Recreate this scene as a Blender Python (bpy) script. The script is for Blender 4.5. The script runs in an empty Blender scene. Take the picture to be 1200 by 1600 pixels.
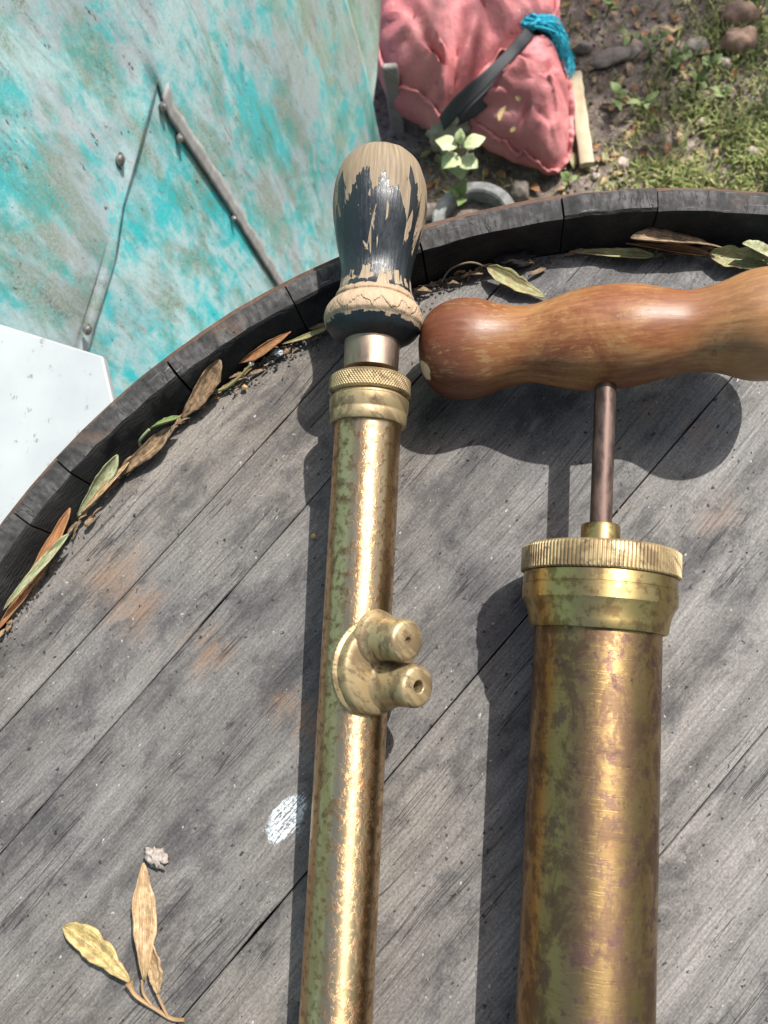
import bpy, bmesh, math, random
from mathutils import Vector, Matrix, noise as mnoise
random.seed(7)
PI = math.pi
scene = bpy.context.scene
col = scene.collection

# ------------------------------------------------------------------ camera, world, sun, exposure
F, CX, CY = 1200.0, 600.0, 800.0              # photograph 1200 x 1600, focal length in its pixels
NAD = (750.0, 1080.0)                         # where straight down meets the picture
RIM_Z = 0.92
HEAD_Z = RIM_Z - 0.020
CAM = Vector((-0.0617, 0.1023, RIM_Z + 0.2792))
down = Vector(((NAD[0]-CX)/F, -(NAD[1]-CY)/F, -1)).normalized()
_z = -down
_y = Vector((0, 1, 0)); _y = (_y - _y.dot(_z)*_z).normalized()
_x = _y.cross(_z)
ROT = Matrix((_x, _y, _z))                    # camera axes -> world axes
cam_d = bpy.data.cameras.new('camera'); cam = bpy.data.objects.new('camera', cam_d); col.objects.link(cam)
cam.matrix_world = Matrix.Translation(CAM) @ ROT.to_4x4()
cam_d.sensor_fit = 'VERTICAL'; cam_d.sensor_height = 24; cam_d.sensor_width = 18; cam_d.lens = 18.0
cam_d.clip_start = 0.01; cam_d.clip_end = 300
cam_d.dof.use_dof = True; cam_d.dof.focus_distance = 0.31; cam_d.dof.aperture_fstop = 14.0
scene.camera = cam

SUN = Vector((0.47, 0.60, 1.0)).normalized()  # towards the sun
world = bpy.data.worlds.new('World'); scene.world = world; world.use_nodes = True
wn = world.node_tree.nodes; wl = world.node_tree.links
sky = wn.new('ShaderNodeTexSky'); sky.sky_type = 'NISHITA'; sky.sun_disc = False
sky.sun_elevation = math.asin(SUN.z); sky.sun_rotation = math.atan2(SUN.x, SUN.y)
sky.air_density = 1.0; sky.dust_density = 3.5; sky.ozone_density = 1.0
wl.new(sky.outputs[0], wn['Background'].inputs[0]); wn['Background'].inputs[1].default_value = 0.13
sd = bpy.data.lights.new('sun', 'SUN'); sd.energy = 4.6; sd.angle = math.radians(0.55); sd.color = (1.0, 0.97, 0.92)
sun = bpy.data.objects.new('sun', sd); col.objects.link(sun)
sun.rotation_euler = SUN.to_track_quat('Z', 'Y').to_euler(); sun.location = (2, 3, 6)
scene.view_settings.view_transform = 'Standard'; scene.view_settings.look = 'None'
scene.view_settings.exposure = 0.66; scene.view_settings.gamma = 1.0
scene.view_settings.use_curve_mapping = False
scene.render.resolution_x = 768; scene.render.resolution_y = 1024
scene.render.engine = 'CYCLES'

# ------------------------------------------------------------------ measuring helpers
def ray(px, py):
    return ROT @ Vector(((px-CX)/F, -(py-CY)/F, -1))
def at(px, py, z):
    d = ray(px, py); return CAM + d*((z-CAM.z)/d.z)
def rnd(a, b): return a + (b-a)*random.random()
def nz(p, s=1.0): return mnoise.noise(Vector(p)*s)
def smooth(a, b, x):
    t = max(0, min(1, (x-a)/(b-a))); return t*t*(3-2*t)

# ------------------------------------------------------------------ object helpers
def tag(o, label=None, cat=None, group=None, kind=None):
    if label: o['label'] = label
    if cat: o['category'] = cat
    if group: o['group'] = group
    if kind: o['kind'] = kind
    return o
def thing(name, label, cat, loc=(0, 0, 0), group=None):
    o = bpy.data.objects.new(name, None); o.empty_display_size = 0.05
    o.location = loc; col.objects.link(o); return tag(o, label, cat, group)
def wloc(o):
    v = Vector((0, 0, 0))
    while o is not None: v += o.location; o = o.parent
    return v
class MB:
    """collects verts (world space), faces and uvs; build() links ONE mesh object"""
    def __init__(s): s.v = []; s.f = []; s.uv = []; s.mi = []
    def vert(s, p, uv=(0, 0)): s.v.append(Vector(p)); s.uv.append(uv); return len(s.v)-1
    def face(s, idx, m=0): s.f.append(tuple(idx)); s.mi.append(m)
    def grid(s, fn, nu, nv, wrap=False, m=0):
        b = len(s.v)
        for j in range(nv+1):
            for i in range(nu+1):
                p, uv = fn(i/nu, j/nv); s.vert(p, uv)
        for j in range(nv):
            for i in range(nu):
                a = b+j*(nu+1)+i; s.face((a, a+1, a+nu+2, a+nu+1), m)
        return b
    def box(s, c, sx, sy, sz, ax=None, m=0):
        ax = ax or (Vector((1, 0, 0)), Vector((0, 1, 0)), Vector((0, 0, 1))); c = Vector(c)
        b = len(s.v)
        for k in (-1, 1):
            for j in (-1, 1):
                for i in (-1, 1):
                    s.vert(c+ax[0]*(i*sx/2)+ax[1]*(j*sy/2)+ax[2]*(k*sz/2), (i*sx/2+k*sz/2, j*sy/2+k*sz/2))
        for q in ((0, 2, 3, 1), (4, 5, 7, 6), (0, 1, 5, 4), (2, 6, 7, 3), (0, 4, 6, 2), (1, 3, 7, 5)):
            s.face([b+i for i in q], m)
    def tube(s, pts, rad, n=8, m=0):
        pts = [Vector(p) for p in pts]; b = len(s.v); L = 0
        ref = Vector((0.31, 0.2, 0.93))
        for i, p in enumerate(pts):
            t = (pts[min(i+1, len(pts)-1)]-pts[max(i-1, 0)]).normalized()
            if abs(t.dot(ref)) > .95: ref = Vector((1, 0, 0))
            a = t.cross(ref).normalized(); c = t.cross(a)
            r = rad(i/(len(pts)-1)) if callable(rad) else rad
            if i: L += (p-pts[i-1]).length
            for k in range(n):
                w = 2*PI*k/n; s.vert(p+a*(r*math.cos(w))+c*(r*math.sin(w)), (k/n*2*PI*r, L))
        for i in range(len(pts)-1):
            for k in range(n):
                s.face((b+i*n+k, b+i*n+(k+1) % n, b+(i+1)*n+(k+1) % n, b+(i+1)*n+k), m)
        s.face([b+k for k in range(n)][::-1], m); e = b+(len(pts)-1)*n; s.face([e+k for k in range(n)], m)
    def build(s, name, mats, parent=None, loc=None, smooth_ang=40, solid=0, bevel=0, flip=False):
        me = bpy.data.meshes.new(name)
        org = wloc(parent) if parent else Vector(loc or (0, 0, 0))
        me.from_pydata([v-org for v in s.v], [], s.f)
        for m in (mats if isinstance(mats, (list, tuple)) else [mats]): me.materials.append(m)
        uvl = me.uv_layers.new(name='uv')
        lv = [0]*len(me.loops); me.loops.foreach_get('vertex_index', lv)
        flat = []
        for i in lv: flat.extend(s.uv[i])
        uvl.data.foreach_set('uv', flat)
        me.polygons.foreach_set('material_index', s.mi)
        me.update()
        bm = bmesh.new(); bm.from_mesh(me)
        bmesh.ops.remove_doubles(bm, verts=bm.verts, dist=1e-6)
        if not flip: bmesh.ops.recalc_face_normals(bm, faces=bm.faces)
        bm.to_mesh(me); bm.free()
        if smooth_ang:
            me.polygons.foreach_set('use_smooth', [True]*len(me.polygons))
            me.set_sharp_from_angle(angle=math.radians(smooth_ang))
        o = bpy.data.objects.new(name, me); col.objects.link(o)
        if parent: o.parent = parent
        else: o.location = org
        if solid:
            md = o.modifiers.new('solid', 'SOLIDIFY'); md.thickness = solid; md.offset = 0
        if bevel:
            md = o.modifiers.new('bevel', 'BEVEL'); md.width = bevel; md.segments = 2; md.limit_method = 'ANGLE'
        return o
def frame_from(d, up=Vector((0, 0, 1))):
    d = d.normalized(); a = up - up.dot(d)*d
    a = a.normalized(); b = d.cross(a); return d, a, b
def lathe(mb, o, d, prof, n=72, rfun=None, m=0, up=Vector((0, 0, 1))):
    """prof: [(s, r)] along d from o"""
    d, a, b = frame_from(d, up); base = len(mb.v); rm = max(r for _, r in prof)
    L = 0
    for i, (s_, r) in enumerate(prof):
        if i: L += math.hypot(s_-prof[i-1][0], r-prof[i-1][1])
        for k in range(n+1):
            w = 2*PI*k/n - PI
            rr = r + (rfun(s_, w, r) if rfun else 0)
            if k == n: rr = r + (rfun(s_, -PI, r) if rfun else 0)
            mb.vert(o+d*s_+(a*math.cos(w)+b*math.sin(w))*rr, (w*rm, s_))
    for i in range(len(prof)-1):
        for k in range(n):
            q = base+i*(n+1)+k
            mb.face((q, q+1, q+n+2, q+n+1), m)
def spline(pts, n):
    """Catmull-Rom through pts (tuples), n samples per span"""
    P = [Vector(p) for p in pts]; out = []
    for i in range(len(P)-1):
        p0 = P[max(i-1, 0)]; p1 = P[i]; p2 = P[i+1]; p3 = P[min(i+2, len(P)-1)]
        for k in range(n):
            t = k/n
            out.append(0.5*((2*p1)+(p2-p0)*t+(2*p0-5*p1+4*p2-p3)*t*t+(3*p1-p0-3*p2+p3)*t**3))
    out.append(P[-1]); return out

# ------------------------------------------------------------------ material helpers
class Mat:
    def __init__(s, name, rough=0.6, metal=0.0, spec=0.5):
        s.m = bpy.data.materials.new(name); s.m.use_nodes = True; s.t = s.m.node_tree
        s.b = s.t.nodes['Principled BSDF']; s.set('Roughness', rough); s.set('Metallic', metal); s.set('Specular IOR Level', spec)
        tc = s.t.nodes.new('ShaderNodeTexCoord'); s.uv = tc.outputs['UV']; s.ob = tc.outputs['Object']
    def put(s, sock, v):
        if isinstance(v, bpy.types.NodeSocket): s.t.links.new(v, sock)
        elif isinstance(v, (tuple, list)) and len(v) == 3 and sock.type == 'RGBA': sock.default_value = (*v, 1)
        elif sock.type == 'RGBA' and isinstance(v, (int, float)): sock.default_value = (v, v, v, 1)
        else: sock.default_value = v
    def set(s, k, v): s.put(s.b.inputs[k], v)
    def map(s, vec, sc=(1, 1, 1), rot=(0, 0, 0), loc=(0, 0, 0)):
        n = s.t.nodes.new('ShaderNodeMapping'); s.put(n.inputs[0], vec)
        n.inputs['Scale'].default_value = sc; n.inputs['Rotation'].default_value = rot; n.inputs['Location'].default_value = loc
        return n.outputs[0]
    def noise(s, vec, scale, detail=4, rough=.55, dist=0):
        n = s.t.nodes.new('ShaderNodeTexNoise'); s.put(n.inputs['Vector'], vec)
        n.inputs['Scale'].default_value = scale; n.inputs['Detail'].default_value = detail
        n.inputs['Roughness'].default_value = rough; n.inputs['Distortion'].default_value = dist
        return n.outputs['Fac']
    def vor(s, vec, scale, feat='F1', out='Distance', rand=1):
        n = s.t.nodes.new('ShaderNodeTexVoronoi'); n.feature = feat; s.put(n.inputs['Vector'], vec)
        n.inputs['Scale'].default_value = scale; n.inputs['Randomness'].default_value = rand; return n.outputs[out]
    def ramp(s, fac, stops, interp='LINEAR'):
        n = s.t.nodes.new('ShaderNodeValToRGB'); s.put(n.inputs[0], fac); e = n.color_ramp.elements; n.color_ramp.interpolation = interp
        while len(e) < len(stops): e.new(0.5)
        for q, (p, c) in zip(e, stops):
            q.position = p; q.color = (c, c, c, 1) if isinstance(c, (int, float)) else (*c, 1)
        return n.outputs[0]
    def mix(s, fac, a, b, mode='MIX'):
        n = s.t.nodes.new('ShaderNodeMix'); n.data_type = 'RGBA'; n.blend_type = mode
        s.put(n.inputs[0], fac); s.put(n.inputs[6], a); s.put(n.inputs[7], b); return n.outputs[2]
    def ma(s, op, a, b=0.0, c=0.0, clamp=False):
        n = s.t.nodes.new('ShaderNodeMath'); n.operation = op; n.use_clamp = clamp
        s.put(n.inputs[0], a); s.put(n.inputs[1], b); s.put(n.inputs[2], c); return n.outputs[0]
    def sep(s, vec):
        n = s.t.nodes.new('ShaderNodeSeparateXYZ'); s.put(n.inputs[0], vec); return n.outputs
    def comb(s, x, y, z=0.0):
        n = s.t.nodes.new('ShaderNodeCombineXYZ'); s.put(n.inputs[0], x); s.put(n.inputs[1], y); s.put(n.inputs[2], z); return n.outputs[0]
    def dist(s, vec, p):
        n = s.t.nodes.new('ShaderNodeVectorMath'); n.operation = 'DISTANCE'; s.put(n.inputs[0], vec); n.inputs[1].default_value = p; return n.outputs['Value']
    def bump(s, h, strength=.3, dist=.001, prev=None):
        n = s.t.nodes.new('ShaderNodeBump'); n.inputs['Strength'].default_value = strength; n.inputs['Distance'].default_value = dist
        s.put(n.inputs['Height'], h)
        if prev is not None: s.put(n.inputs['Normal'], prev)
        return n.outputs[0]
    def smoothstep(s, x, a, b):
        n = s.t.nodes.new('ShaderNodeMapRange'); n.interpolation_type = 'SMOOTHSTEP'; s.put(n.inputs[0], x)
        n.inputs[1].default_value = a; n.inputs[2].default_value = b; return n.outputs[0]
    def rand(s):
        return s.t.nodes.new('ShaderNodeObjectInfo').outputs['Random']
    def done(s, colr=None, normal=None, rough=None):
        if colr is not None: s.set('Base Color', colr)
        if normal is not None: s.set('Normal', normal)
        if rough is not None: s.set('Roughness', rough)
        return s.m

# --- weathered oak of the barrel head (uv: u along the grain, v across, metres; object coords = barrel)
def head_wood():
    M = Mat('weathered_oak', .75, 0, .3)
    uv = M.uv; ob = M.ob
    warp = M.noise(M.map(uv, (10, 26, 1)), 1, 2)
    wv = M.t.nodes.new('ShaderNodeVectorMath'); wv.operation = 'ADD'; M.put(wv.inputs[0], uv)
    M.put(wv.inputs[1], M.comb(0.0, M.ma('MULTIPLY', M.ma('SUBTRACT', warp, .5), .008)))
    g = wv.outputs[0]
    fib = M.noise(M.map(g, (16, 900, 1)), 1, 5, .68)            # long fibres
    fib2 = M.noise(M.map(g, (70, 1900, 1), loc=(3, 3, 0)), 1, 3, .7)
    iso = M.noise(M.map(uv, (900, 1100, 1)), 1, 3, .7)          # sandy speckle
    patch = M.noise(M.map(uv, (26, 46, 1), loc=(3, 1, 0)), 1, 8, .76, .3)
    zone = M.noise(M.map(ob, (6, 6, 6), loc=(2, 5, 0)), 1, 3)
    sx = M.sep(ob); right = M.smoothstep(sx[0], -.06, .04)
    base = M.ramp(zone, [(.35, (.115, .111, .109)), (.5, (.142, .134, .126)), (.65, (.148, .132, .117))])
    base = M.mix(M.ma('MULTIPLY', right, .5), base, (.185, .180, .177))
    base = M.mix(1.0, base, M.ramp(M.rand(), [(0, (.84, .84, .86)), (1, (1.12, 1.10, 1.06))]), 'MULTIPLY')
    band = M.noise(M.map(g, (5, 75, 1), loc=(8, 1, 0)), 1, 4, .6)   # growth bands across the board
    c = M.mix(1.0, base, M.ramp(band, [(.34, .68), (.5, 1.0), (.66, 1.22)]), 'MULTIPLY')
    # dark weather stains, broken up by the fibres
    st = M.ma('ADD', M.ma('MULTIPLY', patch, .78), M.ma('MULTIPLY', fib, .22))
    c = M.mix(M.ma('MULTIPLY', M.smoothstep(st, .48, .60), .64), c, (.026, .026, .030))
    c = M.mix(M.ma('MULTIPLY', M.smoothstep(st, .46, .37), .55), c, (.205, .198, .190))
    c = M.mix(1.0, c, M.ramp(fib, [(.34, .68), (.5, 1.0), (.66, 1.28)]), 'MULTIPLY')
    c = M.mix(1.0, c, M.ramp(fib2, [(.34, .84), (.5, 1.0), (.66, 1.14)]), 'MULTIPLY')
    c = M.mix(1.0, c, M.ramp(iso, [(.34, .72), (.5, 1.0), (.66, 1.28)]), 'MULTIPLY')
    # rust bleeding
    for px, py, r in ((175, 905, .022), (215, 955, .016), (330, 1010, .012), (440, 1090, .014), (485, 1130, .012), (1120, 815, .014), (820, 665, .007), (1010, 640, .008), (1090, 670, .008)):
        p = at(px, py, HEAD_Z)
        d = M.ma('ADD', M.dist(ob, p), M.ma('MULTIPLY', M.ma('SUBTRACT', patch, .5), .06))
        k = M.ma('MULTIPLY', M.smoothstep(d, r, -r*.3), M.smoothstep(fib, .38, .60))
        c = M.mix(M.ma('MULTIPLY', k, .62), c, (.25, .125, .05) if px < 600 else (.27, .18, .13))
    sp = M.noise(M.map(uv, (330, 420, 1)), 1, 2)
    c = M.mix(M.ma('MULTIPLY', M.smoothstep(sp, .66, .72), .85), c, (.012, .012, .013))
    c = M.mix(M.ma('MULTIPLY', M.smoothstep(sp, .285, .26), .6), c, (.45, .44, .43))
    # splash of white paint, dragged along the grain
    p = at(447, 1278, HEAD_Z)
    q = M.t.nodes.new('ShaderNodeVectorMath'); q.operation = 'SUBTRACT'; M.put(q.inputs[0], ob); q.inputs[1].default_value = p
    qq = M.map(M.map(q.outputs[0], (1, 1, 1), (0, 0, -GANG)), (.62, 1.15, 1))
    dd = M.ma('ADD', M.dist(qq, (0, 0, 0)), M.ma('MULTIPLY', M.ma('SUBTRACT', patch, .5), .022))
    c = M.mix(M.ma('MULTIPLY', M.smoothstep(dd, .0060, .0042), M.smoothstep(M.ma('ADD', M.ma('MULTIPLY', fib2, .4), M.ma('ADD', M.ma('MULTIPLY', patch, .3), M.ma('MULTIPLY', iso, .3))), .44, .50)), c, (.50, .55, .58))
    # drying cracks along the grain
    ck = M.noise(M.map(g, (5, 210, 1), loc=(4, 8, 0)), 1, 2, .5)
    ckm = M.ma('MULTIPLY', M.smoothstep(M.ma('ABSOLUTE', M.ma('SUBTRACT', ck, .5)), .009, .002), M.smoothstep(M.noise(M.map(uv, (14, 40, 1)), 1, 2), .50, .56))
    c = M.mix(M.ma('MULTIPLY', ckm, .6), c, (.010, .010, .011))
    h = M.ma('SUBTRACT', M.ma('ADD', M.ma('MULTIPLY', fib, .7), M.ma('ADD', M.ma('MULTIPLY', fib2, .3), M.ma('MULTIPLY', iso, .15))), M.ma('MULTIPLY', ckm, 1.0))
    return M.done(c, M.bump(h, .6, .0011))

GA = at(300, 1575, HEAD_Z); GB = at(957, 807, HEAD_Z)
GD = (GB-GA); GANG = math.atan2(GD.y, GD.x)
M_HEAD = head_wood()

def chime_wood():
    M = Mat('chime_end_grain', .8, 0, .3)
    uv = M.uv
    a = M.noise(M.map(M.ob, (70, 70, 70)), 1, 5, .65)
    s_ = M.noise(M.map(uv, (330, 90, 1), (0, 0, .75)), 1, 3, .6)
    b = M.noise(M.map(M.ob, (420, 420, 200)), 1, 3)
    v = M.ma('ADD', M.ma('MULTIPLY', a, .45), M.ma('ADD', M.ma('MULTIPLY', s_, .35), M.ma('MULTIPLY', b, .22)))
    c = M.ramp(v, [(.38, (.011, .011, .0112)), (.5, (.034, .033, .0325)), (.66, (.100, .096, .093))])
    c = M.mix(M.ma('MULTIPLY', M.smoothstep(M.noise(M.map(M.ob, (30, 30, 30), loc=(3, 3, 3)), 1, 4), .62, .74), .4), c, (.12, .07, .045))
    grow = M.noise(M.map(uv, (60, 900, 1), (0, 0, -.5)), 1, 2)
    sc = M.smoothstep(grow, .66, .74)
    c = M.mix(M.ma('MULTIPLY', sc, .55), c, (.28, .27, .26))
    ck = M.noise(M.map(uv, (260, 40, 1), (0, 0, .2)), 1, 3)
    ckm = M.ma('MULTIPLY', M.smoothstep(M.ma('ABSOLUTE', M.ma('SUBTRACT', ck, .5)), .016, .003), M.smoothstep(a, .48, .6))
    c = M.mix(M.ma('MULTIPLY', ckm, .6), c, (.015, .015, .015))
    return M.done(c, M.bump(M.ma('SUBTRACT', v, ckm), .6, .0012))
M_CHIME = chime_wood()
def char_wood():
    M = Mat('charred_inner_stave', .9, 0, .25)
    a = M.noise(M.map(M.ob, (55, 55, 55)), 1, 6, .7); b = M.noise(M.map(M.uv, (260, 1100, 1)), 1, 3)
    c = M.ramp(a, [(.35, (.011, .011, .012)), (.55, (.026, .0255, .025)), (.72, (.055, .053, .051))])
    sp = M.smoothstep(M.noise(M.map(M.ob, (800, 800, 800)), 1, 2), .70, .77)
    c = M.mix(M.ma('MULTIPLY', sp, .5), c, (.16, .155, .15))
    return M.done(c, M.bump(M.ma('ADD', a, b), .7, .0014))
M_CHAR = char_wood()
def rust_metal(name, c1, c2, rough=.75, metal=.3):
    M = Mat(name, rough, metal)
    a = M.noise(M.map(M.ob, (90, 90, 90)), 1, 6, .7)
    c = M.ramp(a, [(.35, c1), (.65, c2)])
    return M.done(c, M.bump(a, .5, .001))
M_HOOP = rust_metal('rusty_hoop', (.05, .026, .018), (.13, .07, .045))

# ------------------------------------------------------------------ barrel
barrel = thing('wine_barrel', 'upright weathered grey oak barrel with charred rim, carrying both brass syringes', 'barrel')
def barrel_r(z):
    t = (z-.46)/.46; return .345 - .045*t*t
joints = [146.0, 140.8, 129.4, 118.3, 107.1, 95.6, 88.4]
a_ = 88.4
while a_ > 146-360+14:
    a_ -= rnd(9, 12.5); joints.append(a_)
joints = sorted(joints)
CH_IN, CH_HEAD = .2888, .2856
for i, j0 in enumerate(joints):
    j1 = joints[i+1] if i+1 < len(joints) else joints[0]+360
    g0 = math.radians(j0)+.0013*rnd(.6, 1.6); g1 = math.radians(j1)-.0013*rnd(.6, 1.6)
    prof = []           # (r, z, material, v)
    zs = [0, .12, .25, .38, .5, .62, .74, .84, .89, .912]
    for z in zs: prof.append((barrel_r(z), z, 0))
    tw = rnd(-.0006, .0006); hz = rnd(-.0008, .0008)
    prof += [(.2992, RIM_Z-.0012+hz, 0), (.2975, RIM_Z+hz, 0), (.2932+tw, RIM_Z+.0002+hz, 0), (CH_IN+.0008+tw, RIM_Z-.0002+hz, 0), (CH_IN+tw*.5, RIM_Z-.0012+hz, 1)]
    prof += [(CH_IN-.0006, RIM_Z-.008, 1), (CH_IN-.0018, RIM_Z-.015, 1), (CH_HEAD, HEAD_Z-.004, 1), (.284, HEAD_Z-.02, 1)]
    for z in (.85, .7, .46, .2, 0): prof.append((barrel_r(z)-.026, z, 1))
    mb = MB(); n = 8; np_ = len(prof)
    for k in range(n+1):
        w = g0+(g1-g0)*k/n; L = 0
        for q, (r, z, m) in enumerate(prof):
            if q: L += math.hypot(r-prof[q-1][0], z-prof[q-1][1])
            rr = r + (.0007*nz((w*40, z*60, i)) if 8 < q < 19 else 0)
            zz = z + (.0006*nz((w*60, 3, i+.5)) if 9 < q < 15 else 0)
            mb.vert((rr*math.cos(w), rr*math.sin(w), zz), (w*.29+i*.37, L))
    for k in range(n):
        for q in range(np_-1):
            a = k*np_+q; mb.face((a, a+np_, a+np_+1, a+1), 1 if prof[q+1][2] else 0)
        a = k*np_; mb.face((a, a+np_-1, a+2*np_-1, a+np_), 0)
    mb.face(list(range(np_))[::-1]); mb.face([n*np_+q for q in range(np_)])
    mb.build('stave', [M_CHIME, M_CHAR], barrel, smooth_ang=35)
for z0, z1 in ((.862, .9135), (.70, .74), (.60, .64), (.28, .32), (.18, .22), (.01, .06)):
    mb = MB(); n = 120
    for k in range(n):
        w = 2*PI*k/n
        for (rr, z) in ((barrel_r(z0)+.0004, z0), (barrel_r(z1)+.0005, z1), (barrel_r(z1)+.0026+.0006*nz((w*30, z1, 2)), z1+.0006*nz((w*22, 5, 1))), (barrel_r(z0)+.0024, z0)):
            mb.vert((rr*math.cos(w), rr*math.sin(w), z), (w*.3, z))
    for k in range(n):
        for q in range(4):
            a = k*4; b = ((k+1) % n)*4; mb.face((a+q, b+q, b+(q+1) % 4, a+(q+1) % 4))
    mb.build('hoop', M_HOOP, barrel)
# head boards: cut along the measured joints
gd = Vector((math.cos(GANG), math.sin(GANG), 0)); gn = Vector((-gd.y, gd.x, 0))
def off(px, py): return at(px, py, HEAD_Z).dot(gn)
def line(p, q):
    a = at(*p, HEAD_Z); b = at(*q, HEAD_Z)     # off(s) = o + k*s
    sa, sb = a.dot(gd), b.dot(gd); k = (b.dot(gn)-a.dot(gn))/(sb-sa); return (a.dot(gn)-k*sa, k)
seams = [line((177, 948), (537, 554)), line((0, 1335), (518, 745)), line((599, 1224), (957, 807)), line((1029, 1340), (1200, 1136))]
seams.sort()
lo = seams[0][0]
while lo > -.22: lo -= rnd(.09, .11); seams.insert(0, (lo, 0.0))
hi = seams[-1][0]
while hi < .20: hi += .075; seams.append((hi, 0.0))
RH = .2852
edges_ = [(-.40, 0)]+seams+[(.40, 0)]
for i in range(len(edges_)-1):
    (o0, k0), (o1, k1) = edges_[i], edges_[i+1]
    gap = .00020
    mb = MB(); ns = 60; pts0 = []; pts1 = []
    def lim(o, k):   # chord of the line with the head circle
        A = 1+k*k; B = 2*o*k; Cc = o*o-RH*RH; D = B*B-4*A*Cc
        if D <= 0: return None
        return ((-B-math.sqrt(D))/(2*A), (-B+math.sqrt(D))/(2*A))
    # outline: along lower seam, arc, upper seam, arc
    def clip_pts(o, k, s):
        return Vector((s, o+k*s, 0))
    poly = []
    l0 = lim(o0+gap, k0); l1 = lim(o1-gap, k1)
    if not l0 and not l1: continue
    def arcpts(pa, pb):
        a0 = math.atan2(pa.y, pa.x); a1 = math.atan2(pb.y, pb.x)
        while a1 < a0: a1 += 2*PI
        n = max(2, int((a1-a0)/.03)); return [Vector((RH*math.cos(a0+(a1-a0)*q/n), RH*math.sin(a0+(a1-a0)*q/n), 0)) for q in range(1, n)]
    def seamline(o, k, s0, s1, sd_):
        n = 70; return [Vector((s0+(s1-s0)*q/n, o+k*(s0+(s1-s0)*q/n)+sd_*.0004*max(0, nz((o*31, (s0+(s1-s0)*q/n)*45, 4))), 0)) for q in range(n+1)]
    if l0 and l1:
        A = seamline(o0+gap, k0, l0[0], l0[1], 1); B = seamline(o1-gap, k1, l1[1], l1[0], -1)
        poly = A+arcpts(A[-1], B[0])+B+arcpts(B[-1], A[0])
    elif l0:
        A = seamline(o0+gap, k0, l0[0], l0[1], 1); poly = A+arcpts(A[-1], A[0])
    else:
        B = seamline(o1-gap, k1, l1[1], l1[0], -1); poly = B+arcpts(B[-1], B[0])
    dz = rnd(-.0006, .0006); uo = (rnd(0, 5), rnd(0, 5))
    cen = sum(poly, Vector())/len(poly)
    def wpt(p, z): return gd*p.x+gn*p.y+Vector((0, 0, z))
    n = len(poly); rings = []
    for (inset, z) in ((0, HEAD_Z-.020), (0, HEAD_Z-.0004+dz), (.0003, HEAD_Z+dz)):
        ring = []
        for q, p in enumerate(poly):
            t = (poly[(q+1) % n]-poly[q-1]).normalized(); nn = Vector((-t.y, t.x, 0))
            p2 = p+nn*inset
            ring.append(mb.vert(wpt(p2, z), (p2.x+uo[0], p2.y+uo[1])))
        rings.append(ring)
    for r0, r1 in zip(rings, rings[1:]):
        for q in range(n): mb.face((r0[q], r0[(q+1) % n], r1[(q+1) % n], r1[q]))
    mb.face(rings[-1]); mb.face(rings[0][::-1])
    mb.build('head_board', M_HEAD, barrel, smooth_ang=30)

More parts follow.
